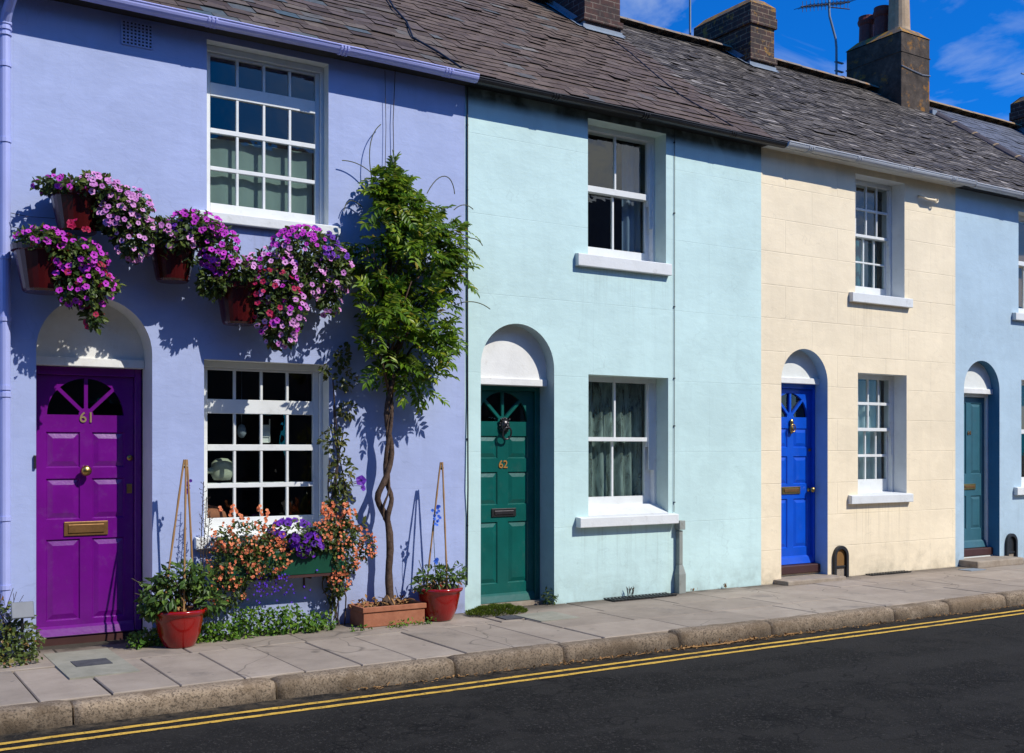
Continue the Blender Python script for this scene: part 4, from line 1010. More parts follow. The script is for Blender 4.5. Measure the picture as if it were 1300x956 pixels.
# ------------------------------------------------------------------ houses across the road (seen in the upper panes)
for i, x0 in enumerate((-9, -4, 1, 6, 11, 16)):
    r = empty('brick_house', (x0+2.5, -13, 0), 'dark house across the road mirrored in the upper window panes', 'house', 'houses across the road mirrored in the windows')
    mb = MB(); mb.holed(rect(x0, x0+5, -.2, 5.2), [rect(x0+.8, x0+1.8, 3.2, 4.6), rect(x0+2.9, x0+3.9, 3.2, 4.6), rect(x0+2.9, x0+3.9, .9, 2.4), rect(x0+.8, x0+1.7, -.1, 2.2)], -11.2)
    mb.build('wall', M['opp_wall'], r)
    for a, b, c, e in ((.8, 1.8, 3.2, 4.6), (2.9, 3.9, 3.2, 4.6), (2.9, 3.9, .9, 2.4)):
        wb = MB(); wb.box(x0+a, x0+b, -11.42, -11.36, c, e); wb.build('window', M['interior'], r)
    wb = MB(); wb.box(x0+.8, x0+1.7, -11.42, -11.36, -.1, 2.2); wb.build('door', M['wood_dark'], r)
    rb = MB(); rb.add([(x0, -11.0, 5.15), (x0+5, -11.0, 5.15), (x0+5, -14, 7.9+.3*(i % 2)), (x0, -14, 7.9+.3*(i % 2)), (x0, -17, 5.15), (x0+5, -17, 5.15)], [(0, 1, 2, 3), (3, 2, 5, 4)])
    rf = rb.build('roof', M['slate_d'], r)
    cb = MB(); cb.box(x0+4.2, x0+4.9, -14.5, -13.4, 6.5, 8.5); cb.build('chimney', M['brick_dark'], rf)

# ------------------------------------------------------------------ curtains and things on the sills indoors
curtain('curtain', 2.70, 3.62, 3.46, 4.08, .22, M['voile'], 'pale green voile half curtain in the lilac house upstairs window', .006, 5)
curtain('curtain', 7.16, 7.40, 3.55, 4.74, .36, M['drape_blue'], 'grey blue curtain drawn aside in the turquoise house upstairs window', .02, 3)
curtain('curtain', 6.50, 7.40, 1.0, 2.2, .34, M['net'], 'patterned net curtain filling the turquoise house ground floor window', .03, 7)
curtain('curtain', 10.42, 10.78, 3.45, 4.72, .36, M['drape_white'], 'pale curtain drawn left in the cream house upstairs window', .02, 4)
curtain('curtain', 10.80, 11.27, 3.45, 4.1, .40, M['drape_teal'], 'dark teal curtain low in the cream house upstairs window', .02, 4)
curtain('curtain', 10.47, 11.29, 1.05, 2.36, .36, M['drape_white'], 'pale folded curtain in the cream house ground floor window', .03, 8)
curtain('blind', 13.72, 14.55, 1.75, 2.40, .30, M['blind'], 'brown blind half lowered in the light blue house ground floor window', .002, 4, cat='blind')
curtain('blind', 13.68, 14.53, 3.5, 4.65, .30, M['blind'], 'brown blind in the light blue house upstairs window', .002, 4, cat='blind')
mb = MB(); mb.box(2.62, 3.68, .27, .45, .86, .885); mb.build('inner_sill', M['white'], h1)
wc = empty('watering_can', (2.80, .36, 1.23), 'pale green round can with a long spout behind the lilac house window', 'watering can')
mb = MB(); mb.lathe([(.0005, -.10), (.07, -.095), (.095, -.05), (.10, 0), (.09, .05), (.05, .085), (.0005, .09)], (2.87, .36, 1.34), 20, sy=.6); mb.build('body', M['canpale'], wc, smooth=True)
mb = MB(); mb.tube([(2.81, .36, 1.33), (2.74, .34, 1.32), (2.66, .33, 1.28)], [.035, .022, .018], 10); mb.build('spout', M['canpale'], wc, smooth=True)
mb = MB(); mb.box(2.66, 3.62, .33, .40, 1.205, 1.222); mb.build('shelf', M['white'], h1)
mb = MB(); mb.lathe([(.0005, .15), (.08, .135), (.14, .09), (.17, .0), (.0005, .0)], (2.76, .37, .886), 18, sy=.5); tag(mb.build('clay_bowl', M['terracotta'], None, smooth=True), 'upturned brown clay bowl on the inside sill of the lilac house', 'bowl')
mb = MB(); mb.lathe([(.0005, .06), (.022, .05), (.035, .02), (.04, -.02), (.02, -.055), (.0005, -.06)], (3.03, .33, 1.66), 14); mb.tube([(3.03, .33, 1.72), (3.03, .33, 2.2)], .002, 4); tag(mb.build('glass_bauble', M['lead'], None, smooth=True), 'small glass bauble hanging in the lilac house ground floor window', 'ornament')
mb = MB()
for k in range(4): mb.box(3.20, 3.28, .325, .34, 1.56+k*.05, 1.565+k*.05)
mb.box(3.20, 3.206, .325, .34, 1.56, 1.765); mb.box(3.274, 3.28, .325, .34, 1.56, 1.765); mb.box(3.206, 3.274, .335, .339, 1.565, 1.71); tag(mb.build('ladder_ornament', M['reveal_white'], None), 'little white ladder-like frame hanging in the lilac house window', 'ornament')

# ------------------------------------------------------------------ wall pots of petunias
def wall_pot(label, x, z0, z1, r, blobs, nleaf, flowers, seed):
    R.seed(seed)
    blobs = [(a, b*1.18, c, d, e*1.25, f) for a, b, c, d, e, f in blobs]
    flowers = [(nm, [(a, b*1.18, c, d, e*1.25, f) for a, b, c, d, e, f in bl], n, rr, kp) for nm, bl, n, rr, kp in flowers]
    t = empty('hanging_flower_pot', (x, 0, z0), label, 'flower pot', 'petunia pots hung on the lilac wall')
    mb = MB(); h = z1-z0; yc = -r*.95
    mb.lathe([(r*.0, 0), (r*.62, 0), (r*.68, h*.05), (r*.90, h*.80), (r*.92, h*.86), (r*1.02, h*.88), (r*1.04, h), (r*.94, h), (r*.90, h*.86), (0.001, h*.84)], (x, yc-.01, z0), 26)
    mb.build('pot', M['glaze_brown'], t, smooth=False)
    lf = MB(); fill_leaves(lf, [(a, b, c, d*1.02, e*1.02, f*1.02) for a, b, c, d, e, f in blobs], int(nleaf*1.9), .052, .62)
    fill_leaves(lf, [(a, b*.8, c, d*.72, e*.7, f*.72) for a, b, c, d, e, f in blobs], int(nleaf*1.0), .06, .75)
    fill_leaves(lf, [(x, -r*1.5, z1+.01, r*.95, r*.75, .05), (x+r*.5, -r*1.7, z1-.06, r*.5, r*.4, .10)], 150, .05, .62)
    for b in blobs:                                          # trailing stems
        for _ in range(2):
            p, dd = in_blob(b, .1); p.y = min(p.y, -.03)
            q = p+Vector((R.uniform(-.06, .06), R.uniform(-.04, .0), -R.uniform(.05, .14)))
            for k in range(5): leaf(lf, p.lerp(q, k/5), rdir()+Vector((0, -.3, -.3)), rdir(), .045, .026)
    lf.build('foliage', M['petleaf'], t, recalc=False)
    for nm, bl, n, rr, keep in flowers:
        f = MB(); fill_blooms(f, [(a, b, c, d*1.06, e*1.0, g*1.06) for a, b, c, d, e, g in bl], int(n*1.3), rr*.74, keep=keep); o = f.build('blossoms', [M[nm], M['throat']], t, recalc=False)
    return t
b1 = [(1.36, -.24, 3.00, .17, .16, .09), (1.58, -.27, 2.90, .20, .16, .13), (1.62, -.29, 2.70, .20, .14, .15), (1.70, -.27, 2.50, .06, .06, .12), (1.82, -.27, 2.72, .06, .05, .04)]
wall_pot('lowest left oxblood wall pot of magenta petunias above the purple door', 1.375, 2.64, 2.97, .215, b1, 750, [('magenta', b1[:3], 85, .036, None), ('crimson', [(1.62, -.30, 2.78, .16, .14, .1), b1[3]], 16, .036, None)], 21)
b2 = [(1.48, -.22, 3.42, .17, .14, .06), (1.72, -.24, 3.42, .18, .16, .10), (1.93, -.26, 3.30, .18, .16, .15), (1.98, -.28, 3.10, .14, .13, .17), (1.86, -.27, 3.22, .14, .14, .14)]
wall_pot('highest oxblood wall pot spilling pale pink petunias to the right', 1.61, 3.10, 3.39, .20, b2, 800, [('pink', b2[1:], 135, .033, None), ('magenta', b2[:1], 14, .03, None), ('crimson', [(1.56, -.33, 3.1, .1, .05, .06)], 7, .036, None)], 22)
b3 = [(2.22, -.25, 3.18, .14, .14, .08), (2.45, -.26, 3.22, .20, .16, .11), (2.62, -.28, 3.06, .14, .14, .19), (2.58, -.27, 2.82, .11, .09, .14), (2.30, -.3, 3.10, .12, .1, .08)]
wall_pot('third wall pot, deep magenta petunias hanging just left of the upstairs sill', 2.31, 2.80, 3.09, .185, b3, 750, [('magenta', b3[1:3], 95, .035, None), ('pink', [b3[0], b3[4]], 28, .034, None), ('violet', [(2.3, -.3, 3.18, .1, .1, .06)], 10, .03, None)], 23)
b4 = [(2.82, -.25, 2.90, .15, .15, .12), (3.05, -.27, 2.90, .20, .17, .20), (3.12, -.29, 2.62, .20, .15, .22), (3.36, -.25, 3.14, .27, .17, .17), (3.60, -.25, 2.98, .14, .13, .20), (3.56, -.26, 2.76, .10, .08, .15), (3.32, -.26, 2.90, .17, .13, .15), (3.12, -.28, 2.42, .12, .09, .10)]
wall_pot('largest wall pot of mixed pink, crimson and violet petunias under the upstairs sill', 2.83, 2.50, 2.82, .19, b4, 1200, [('pink', b4, 120, .035, lambda p: p.z < 3.16), ('magenta', [b4[3]], 34, .035, lambda p: p.z > 3.12 and p.x < 3.45), ('violet', [b4[3], b4[4]], 26, .034, lambda p: p.z > 3.06 and p.x > 3.4), ('crimson', [(3.05, -.32, 2.72, .2, .14, .2)], 26, .035, None), ('magenta', [b4[1], b4[2]], 22, .034, None)], 24)

# ------------------------------------------------------------------ wisteria in a terracotta trough
R.seed(31)
pl = empty('planter_trough', (4.15, -.18, 0), 'rectangular terracotta trough at the foot of the climbing tree', 'planter')
mb = MB(); X0, X1, Y0, Y1 = 3.86, 4.44, -.325, -.045
mb.holed  # rim built as four walls with a projecting band
for (a, b, c, e) in ((X0, X1, Y0, Y0+.02), (X0, X1, Y1-.02, Y1), (X0, X0+.02, Y0+.0205, Y1-.0205), (X1-.02, X1, Y0+.0205, Y1-.0205)): mb.box(a, b, c, e, 0, .125)
e_ = .012
for (a, b, c, e) in ((X0-e_, X1+e_, Y0-e_, Y0+.02), (X0-e_, X1+e_, Y1-.02, Y1+e_), (X0-e_, X0+.02, Y0+.021, Y1-.021), (X1-.02, X1+e_, Y0+.021, Y1-.021)): mb.box(a, b, c, e, .126, .17)
mb.build('trough', M['terracotta'], pl, bevel=.005)
mb = MB(); mb.box(X0+.022, X1-.022, Y0+.022, Y1-.022, .05, .145); mb.build('soil', M['soil'], pl)
mb = MB()
for _ in range(170):
    leaf(mb, Vector((R.uniform(X0, X1-.05)-.03*(R.random() < .3), R.uniform(Y0+.02, Y1), .145+R.random()*.05*(1+(R.random() < .3)))), rdir(), Vector((0, 0, 1)), R.uniform(.03, .07), R.uniform(.015, .03))
mb.build('dead_leaves', M['debris'], pl, recalc=False)
ws = empty('climbing_tree', (4.15, -.17, .14), 'leafy wisteria trained as a standard with twisted bare trunk against lilac wall', 'climber')
mb = MB()
def strand(ph, amp, z0, z1, r0, r1, n=46):
    pts = []; rs = []
    for i in range(n):
        u = i/(n-1); z = z0+(z1-z0)*u
        a = amp*(1+1.6*math.exp(-((z-1.08)/.13)**2))*(.25 if z < .9 else 1)
        q = ph+z*8.5
        bx = 4.16+.022*math.sin(z*4.2)+.012*math.sin(z*9+1)
        pts.append((bx+a*math.cos(q), -.175+.6*a*math.sin(q), z)); rs.append(r0+(r1-r0)*u+R.uniform(-.002, .002))
    mb.tube(pts, rs, 9)
strand(0, .025, .14, 2.35, .034, .018); strand(PI, .025, .14, 2.35, .027, .015); strand(1.8, .024, .7, 2.2, .010, .008)
for _ in range(10):
    q = R.uniform(0, 6.3); mb.tube([(4.16, -.175, .22), (4.16+.06*math.cos(q), -.175+.05*math.sin(q), .15), (4.16+.1*math.cos(q), -.175+.08*math.sin(q), .13)], [.03, .022, .008], 6)
for _ in range(22):
    a = Vector((4.16, -.18, R.uniform(2.0, 2.9))); b = Vector((R.uniform(3.85, 4.85), R.uniform(-.4, -.05), a.z+R.uniform(.1, .9)))
    b.x = 4.2+(b.x-4.2)*(1 if b.z < 3.5 else .5); mb.tube([a, a.lerp(b, .5)+Vector((0, 0, .08)), b], [.014, .009, .004], 6)
mb.build('trunk', M['bark'], ws, smooth=True)
def wspan(z):
    z = min(4.02, z + max(0, z-3.2)*.11)
    T = [(1.93, 4.50, 4.62, .05), (2.05, 4.28, 4.70, .12), (2.2, 4.02, 4.76, .17), (2.4, 3.86, 4.80, .21), (2.6, 3.80, 4.80, .23), (2.8, 3.80, 4.76, .22), (2.92, 3.90, 4.76, .20), (3.02, 4.06, 4.84, .20), (3.15, 4.05, 4.93, .22), (3.35, 4.03, 4.95, .22), (3.5, 4.0, 4.86, .2), (3.62, 3.98, 4.68, .17), (3.78, 4.0, 4.46, .13), (3.95, 4.1, 4.32, .08), (4.02, 4.14, 4.24, .04)]
    for p, q in zip(T, T[1:]):
        if p[0] <= z <= q[0]:
            u = (z-p[0])/(q[0]-p[0]); return [p[i]+(q[i]-p[i])*u for i in (1, 2, 3)]
    return None
cr = MB()
def pinnate(p, d, L, n=6, w=.026, ll=.088):
    sz = R.choice((.7, .9, 1.0, 1.15)); d = d.normalized(); side = d.cross(Vector((0, -.5, .85)) + rdir()*.35)
    if side.length < .05: side = d.orthogonal()
    side.normalize(); up = side.cross(d).normalized()
    if up.z < 0: up = -up
    for k in range(1, n+1):
        u = k/n; q = p+d*L*u-Vector((0, 0, 1))*L*.28*u*u
        for s in (-1, 1):
            dd = (side*s*1.0+d*.55-Vector((0, 0, .22))+rdir()*.18)
            s_ = ll*sz*(1-.35*abs(u-.45))*R.uniform(.8, 1.2)
            leaf(cr, q, dd, up+rdir()*.25, s_, s_*.40)
    leaf(cr, q, d-Vector((0, 0, .5)), up, ll, ll*.38)
clumps = []
for _ in range(44):
    z = R.uniform(2.02, 3.95); sp = wspan(z); clumps.append((R.uniform(sp[0]+.06, sp[1]-.06), -.06-R.random()*2*sp[2]*.9, z))
cnt = 0
while cnt < 500:
    if R.random() < .86:
        c = R.choice(clumps); p = Vector(c)+Vector((R.gauss(0, .085), R.gauss(0, .06), R.gauss(0, .07)))
    else:
        z = R.uniform(2.05, 4.0); sp = wspan(z); p = Vector((R.uniform(sp[0], sp[1]), -.04-R.random()*2*sp[2], z))
    sp = wspan(p.z)
    if not sp or not (sp[0]+.02 < p.x < sp[1]-.13) or p.y > -.03 or p.y < -.06-2.1*sp[2]: continue
    cx = (sp[0]+sp[1])/2
    out = Vector(((p.x-cx)*1.6, -.35, R.uniform(-.25, .5)))+rdir()*.55+Vector((.25, 0, 0))
    if p.y > -.1: out.y = -abs(out.y)
    pinnate(p, out, R.uniform(.13, .22), R.choice((5, 6, 6, 7))); cnt += 1
for _ in range(26):                                          # dark spray reaching left
    p = Vector((R.uniform(3.86, 4.1), R.uniform(-.16, -.04), R.uniform(2.98, 3.25))); pinnate(p, Vector((-.8, -.2, R.uniform(-.2, .3))), .15, 5)
# inner shaded fill so that the heart of the crown is dense
for _ in range(950):
    z = R.uniform(2.12, 3.85); sp = wspan(z); p = Vector((R.uniform(sp[0]+.08, sp[1]-.08), -.03-R.random()*1.2*sp[2], z))
    leaf(cr, p, rdir()+Vector((0, -.2, -.3)), rdir()+Vector((0, -.3, .5)), R.uniform(.05, .085), .028)
cw = cr.build('crown', M['wist'], ws, recalc=False)
mb = MB()                                                    # whippy bare tendrils
for pts in ([(4.5, -.25, 3.75), (4.62, -.25, 3.98), (4.76, -.25, 3.98), (4.78, -.25, 3.78)], [(4.1, -.1, 3.85), (3.95, -.08, 4.0), (3.78, -.06, 3.98)], [(4.05, -.1, 3.8), (3.97, -.08, 4.2), (4.15, -.05, 4.35)], [(4.7, -.25, 2.75), (4.95, -.25, 2.9), (5.15, -.25, 2.78)], [(4.85, -.2, 3.4), (5.05, -.2, 3.45), (5.1, -.2, 3.36)], [(4.8, -.2, 3.65), (4.9, -.2, 3.75), (5.0, -.2, 3.68)], [(3.98, -.05, 3.6), (3.84, -.05, 3.72), (3.8, -.05, 3.55)]):
    P = [Vector(p) for p in pts]; sm = []
    for i in range(13):
        u = i/12
        if len(P) == 3: sm.append(P[0]*(1-u)**2+P[1]*2*u*(1-u)+P[2]*u*u)
        else: sm.append(P[0]*(1-u)**3+P[1]*3*u*(1-u)**2+P[2]*3*u*u*(1-u)+P[3]*u**3)
    mb = MB(); mb.tube(sm, .0045, 5); mb.build('tendril', M['stem'], ws)

# ------------------------------------------------------------------ clematis beside the lower window
R.seed(41)
cl = empty('clematis', (3.72, -.06, 0), 'thin straggly clematis climbing beside the lilac house lower window', 'climber')
mb = MB()
paths = []
for k in range(4):
    x0 = 3.72+R.uniform(-.05, .05); pts = [(x0+.06*math.sin(i*.9+k)+.02*R.uniform(-1, 1), -.05-.03*math.sin(i*1.3+k), .0+i*.235) for i in range(7+k)]
    mb.tube(pts, .0065, 5); paths.append(pts)
mb.tube([(3.68+.09*math.cos(q*.5), -.08, .36+.11*math.sin(q*.5)) for q in range(13)], .006, 5)
mb.tube([(3.78, -.07, 1.1), (3.86, -.1, 1.22), (3.93, -.115, 1.235)], .003, 4); mb.tube([(3.84, -.09, 1.19), (3.92, -.1, 1.19), (3.96, -.1, 1.17)], .002, 4)
mb.build('stem', M['stem_dry'], cl)
lf = MB()
cb = [(3.70, -.09, .62, .16, .06, .22), (3.74, -.09, .98, .14, .06, .20), (3.76, -.09, 1.28, .12, .06, .18), (3.70, -.08, 1.58, .12, .05, .12), (3.82, -.07, 1.84, .07, .04, .08), (3.80, -.07, 2.10, .10, .04, .10), (3.78, -.06, 2.3, .06, .03, .10), (3.60, -.09, 2.16, .05, .03, .05), (3.90, -.08, .86, .08, .05, .06), (3.7, -.07, .3, .05, .04, .2)]
fill_leaves(lf, cb, 950, .055, .62); lf.build('foliage', M['clemleaf'], cl, recalc=False)
f = MB(); bloom(f, Vector((3.93, -.12, 1.235)), Vector((-.3, -1, .2)), .05, 0, 0); bloom(f, Vector((3.96, -.1, 1.17)), Vector((.3, -1, .2)), .03, 0, 0); f.build('blossoms', [M['violet']], cl, recalc=False)

# ------------------------------------------------------------------ window box
R.seed(51)
wb = empty('window_box', (3.22, -.2, .44), 'green window box of salmon orange flowers under the lilac house window', 'window box')
mb = MB(); x0, x1, y0, y1, z0, z1 = 2.72, 3.74, -.205, -.03, .47, .67
for a in ((x0, x1, y0, y0+.015), (x0, x1, y1-.015, y1), (x0, x0+.015, y0+.0155, y1-.0155), (x1-.015, x1, y0+.0155, y1-.0155)): mb.box(*a, z0, z1)
mb.box(x0+.016, x1-.016, y0+.016, y1-.016, z0, z1-.03); mb.build('box', M['box_green'], wb, bevel=.004)
mb = MB(); mb.box(2.68, 3.78, -.212, -.002, .447, .468); 
for xx in (2.85, 3.45): mb.box(xx, xx+.012, -.16, -.002, .425, .447); mb.box(xx, xx+.012, -.014, -.002, .33, .424)
mb.build('bracket', M['wood_dark'], wb)
ob = [(2.90, -.19, .78, .27, .14, .15), (2.80, -.19, .58, .21, .12, .20), (3.04, -.22, .62, .18, .08, .16), (2.76, -.17, .38, .14, .08, .14)]
obr = [(3.68, -.17, .76, .21, .11, .15), (3.74, -.18, .56, .13, .08, .14), (3.95, -.2, .66, .07, .07, .12), (3.70, -.18, .38, .08, .06, .10), (3.52, -.17, .80, .10, .09, .08)]
pb = [(3.28, -.18, .82, .18, .12, .10), (3.40, -.22, .72, .13, .07, .09)]
lf = MB(); fill_leaves(lf, ob, 2300, .04, .5); fill_leaves(lf, obr, 1400, .038, .5); fill_leaves(lf, pb, 330, .045, .6); fill_leaves(lf, [(3.53, -.18, .72, .12, .07, .08)], 120, .045, .6); lf.build('foliage', M['petleaf'], wb, recalc=False)
f = MB()
def spikes(mb, blobs, n):
    for _ in range(n):
        b = pick(blobs); d = rdir()
        if d.y > .2 or d.z < -.6: continue
        p = Vector((b[0]+d.x*b[3]*1.05, min(-.04, b[1]+d.y*b[4]*1.15), b[2]+d.z*b[5]*1.1))
        up = (Vector((0, -.2, .9))+d*.5+rdir()*.4).normalized()
        for k in range(R.choice((1, 2, 2, 3))):
            q = p+up*.020*k+rdir()*.010
            bloom(mb, q, Vector((-.1, -.8, .2))+rdir()*.6, R.uniform(.009, .0145), 0, 0)
spikes(f, ob, 480); spikes(f, obr, 330)
for _ in range(26):
    x = R.choice((R.uniform(2.66, 3.1), R.uniform(3.5, 3.85))); z = R.uniform(.92, 1.03); 
    for k in range(3): bloom(f, Vector((x, -.2-R.random()*.06, z+k*.018))+rdir()*.008, Vector((0, -1, .2))+rdir()*.5, .015, 0, 0)
f.build('blossoms', [M['orange']], wb, recalc=False)
f = MB(); fill_blooms(f, pb, 70, .033); f.build('blossoms', [M['violet'], M['violet']], wb, recalc=False)
f = MB()
for _ in range(110):
    p = Vector((R.gauss(3.08, .12), -.20-R.random()*.05, R.gauss(.42, .07))); bloom(f, p, Vector((0, -1, .2))+rdir()*.5, .009, 0, 0)
f.build('blossoms', [M['lobelia']], wb, recalc=False)
lf = MB(); fill_leaves(lf, [(3.08, -.2, .44, .16, .04, .12)], 160, .02, .4); lf.build('trailing_foliage', M['stem_dry'], wb, recalc=False)

# ------------------------------------------------------------------ red glazed pots with cane tripods
def floor_pot(label, x, y, r, h, tip, feet, plant, seed):
    R.seed(seed)
    t = empty('potted_plant', (x, y, 0), label, 'potted plant', 'red glazed pots with cane tripods')
    mb = MB(); mb.lathe([(.001, .0), (r*.55, .0), (r*.6, h*.04), (r*.80, h*.35), (r*.93, h*.75), (r*.96, h*.86), (r*1.05, h*.90), (r*1.06, h*.97), (r*.99, h), (r*.9, h*.97), (r*.88, h*.88), (.001, h*.87)], (x, y, 0), 32); mb.build('pot', M['glaze_red'], t, smooth=True)
    mb = MB(); mb.lathe([(r*.87, h*.881), (.001, h*.90)], (x, y, 0), 20); mb.build('soil', M['soil'], t)
    for fx, fy in feet:
        mb = MB(); a = Vector((x+fx, y+fy, h*.85)); b = Vector(tip); c = b+(b-a).normalized()*.05
        off = Vector((fx*.12, fy*.12, 0)); n = 12
        pts = [a.lerp(c, i/n)+off*(1-abs(2*i/n-1.9)) for i in range(n+1)]
        mb.tube(pts, [.0078+(.0016 if i % 3 == 0 else 0) for i in range(n+1)], 7); mb.build('cane', M['cane'], t)
    mb = MB(); mb.tube([(tip[0]-.014, tip[1], tip[2]), (tip[0]+.014, tip[1], tip[2]-.004)], .016, 8); mb.build('tie', M['black'], t)
    plant(t); return t
def plantA(t):
    lf = MB(); bl = [(2.18, -.36, .42, .16, .15, .13), (2.32, -.38, .52, .16, .14, .12), (2.46, -.36, .50, .12, .12, .12), (2.52, -.40, .34, .10, .10, .10), (2.12, -.34, .33, .10, .10, .09)]
    fill_leaves(lf, bl, 900, .07, .45); lf.build('foliage', M['gerleaf'], t, recalc=False)
    mb = MB(); 
    for _ in range(40):
        a = Vector((2.3+R.gauss(0, .06), -.34+R.gauss(0, .05), .26)); b = a+Vector((R.gauss(0, .12), R.gauss(-.04, .06), R.uniform(.1, .3))); mb.tube([a, a.lerp(b, .5)+Vector((0, 0, .04)), b], .004, 4)
    for k in range(3):
        a = Vector((2.50+.02*k, -.25, .5)); b = Vector((2.54+.025*k, -.22, 1.25-.12*k)); mb.tube([a, b], .003, 4)
        for i in range(34):
            p = a.lerp(b, .25+.75*i/34); q = p+Vector((R.uniform(-.03, .03), R.uniform(-.02, .02), .008)); mb.tube([p, q, q+Vector((0, 0, .008))], [.0015, .002, .004], 4)
    mb.build('stems', M['stem_dry'], t)
    mb = MB()
    for _ in range(60): leaf(mb, Vector((2.3+R.gauss(0, .08), -.4+R.gauss(0, .04), .3+R.random()*.06)), rdir(), rdir(), .05, .02)
    mb.build('dead_leaves', M['debris'], t, recalc=False)
    f = MB()
    for k in range(6): bloom(f, Vector((2.405+R.uniform(-.01, .02), -.27, 1.17+k*.018)), Vector((0, -1, .2))+rdir()*.4, .015, 0, 0)
    f.build('blossoms', [M['violet']], t, recalc=False)
def plantB(t):
    lf = MB(); bl = [(4.55, -.30, .40, .16, .15, .09), (4.70, -.30, .38, .12, .12, .09), (4.47, -.28, .34, .10, .1, .07), (4.80, -.28, .42, .05, .05, .08)]
    fill_leaves(lf, bl, 330, .06, .42); lf.build('foliage', M['gerleaf'], t, recalc=False)
    mb = MB()
    for _ in range(16):
        a = Vector((4.6+R.gauss(0, .08), -.27+R.gauss(0, .05), .26)); b = a+Vector((R.gauss(.03, .1), R.gauss(-.02, .05), R.uniform(.1, .28))); mb.tube([a, b], .003, 4)
    mb.tube([(4.56, -.3, .4), (4.54, -.3, .75), (4.55, -.3, .95)], .003, 4); mb.build('stems', M['stem'], t)
    mb = MB()
    for _ in range(50): leaf(mb, Vector((4.6+R.gauss(0, .09), -.33+R.gauss(0, .05), .29+R.random()*.05)), rdir(), rdir(), .05, .018)
    mb.build('dead_leaves', M['debris'], t, recalc=False)
    f = MB()
    for k in range(16): bloom(f, Vector((4.57+R.gauss(0, .022), -.30, .92+R.gauss(0, .04))), Vector((0, -1, .2))+rdir()*.5, .016, 0, 0)
    for k in range(3): bloom(f, Vector((4.54+R.gauss(0, .015), -.36, .52+R.gauss(0, .012))), Vector((0, -1, .2))+rdir()*.5, .02, 0, 0)
    f.build('blossoms', [M['skyblue']], t, recalc=False)
floor_pot('red glazed pot of leafy plants with cane tripod beside the purple door', 2.32, -.335, .195, .29, (2.375, -.30, 1.375), [(-.155, -.05), (.0, -.13), (.14, .03)], plantA, 61)
floor_pot('red glazed pot with blue flowers and cane tripod beside the terracotta trough', 4.62, -.255, .20, .29, (4.655, -.235, 1.34), [(-.16, -.02), (.02, -.13), (.12, .05)], plantB, 62)

# ------------------------------------------------------------------ weeds, low bushes, ironwork on the pavement
R.seed(71)
mb = MB()
for i in range(26):
    x = 2.02+i*.062; hgt = .08+.06*R.random()+(.09 if 2.75 < x < 3.35 else 0); fill_leaves(mb, [(x, -.14-R.random()*.14, hgt*.5, .075, .10, hgt*.65)], 95, .036, .75)
for i in range(9): fill_leaves(mb, [(R.uniform(3.7, 4.5), -.38-R.random()*.04, .02, .06, .03, .03)], 14, .03, .6)
tag(mb.build('ground_cover', M['weedleaf'], recalc=False), 'low green weeds growing along the foot of the lilac wall', 'weeds', kind='stuff')
t = empty('low_bush', (1.15, -.2, 0), 'small trailing green bush beside the purple door at left edge', 'bush')
mb = MB(); fill_leaves(mb, [(1.04, -.16, .24, .20, .13, .20), (1.14, -.26, .12, .22, .17, .14), (1.1, -.42, .05, .24, .16, .06), (1.25, -.16, .18, .10, .10, .16)], 1250, .036, .7); mb.build('foliage', M['ivyleaf'], t, recalc=False)
mb = MB()
for _ in range(26):
    a = Vector((1.1+R.gauss(0, .1), -.15, .1)); b = a+Vector((R.gauss(.05, .12), R.gauss(-.02, .05), R.uniform(.2, .42))); mb.tube([a, a.lerp(b, .5)+Vector((0, 0, .04)), b], .002, 4)
mb.build('stem', M['stem_dry'], t)
t = empty('garden_light', (1.12, -.3, 0), 'small tilted grey plastic panel poking out of the bush', 'light')
mb = MB(); xf = Matrix.Translation((1.22, -.31, .36)) @ Matrix.Rotation(math.radians(-22), 4, 'X'); mb.box(-.075, .075, -.008, .010, -.06, .06, 0, xf); mb.build('panel', M['plastic_grey'], t, bevel=.006)
mb = MB(); mb.tube([(1.22, -.29, 0), (1.22, -.29, .35)], .01, 8); mb.build('stake', M['black'], t)
t = empty('low_bush', (5.22, -.2, 0), 'flat dense cushion of green plant on the pavement before the green door', 'bush')
mb = MB()
for _ in range(2600):
    a = R.uniform(0, 2*PI); rr = math.sqrt(R.random()); x = 5.24+.30*rr*math.cos(a); y = -.22+.19*rr*math.sin(a); hh = .055*(1-rr*rr)+.012+.01*math.sin(x*40)*math.cos(y*33)
    leaf(mb, Vector((x, y, max(.004, hh-.01))), Vector((math.cos(a)*.5*rr+R.gauss(0, .3), math.sin(a)*.5*rr+R.gauss(0, .3), .8)), rdir(), R.uniform(.02, .04), .009)
mb.build('foliage', M['mossleaf'], t, recalc=False)
t = empty('weed', (6.02, -.06, 0), 'dark little weed at the right foot of the green door', 'weed')
mb = MB(); fill_leaves(mb, [(6.0, .06, .07, .05, .06, .08), (5.99, -.03, .05, .06, .03, .05)], 90, .045, .4, ymax=.2); mb.build('foliage', M['petleaf'], t, recalc=False)
for x, y, hh, lb in ((7.78, -.05, .04, 'tiny weed by the foot of the grey drainpipe'), (8.25, -.04, .06, 'tiny weed at the wall foot left of the cream house'), (6.93, -.06, .12, 'thin dry sprig standing in the iron grating')):
    t = empty('weed', (x, y, 0), lb, 'weed'); mb = MB()
    for _ in range(9): leaf(mb, Vector((x+R.gauss(0, .02), y+R.gauss(0, .01), .004)), Vector((R.gauss(0, .3), R.gauss(0, .2), 1)), rdir(), hh, .01)
    mb.build('foliage', M['stem_dry'] if hh > .1 else M['debris'], t, recalc=False)
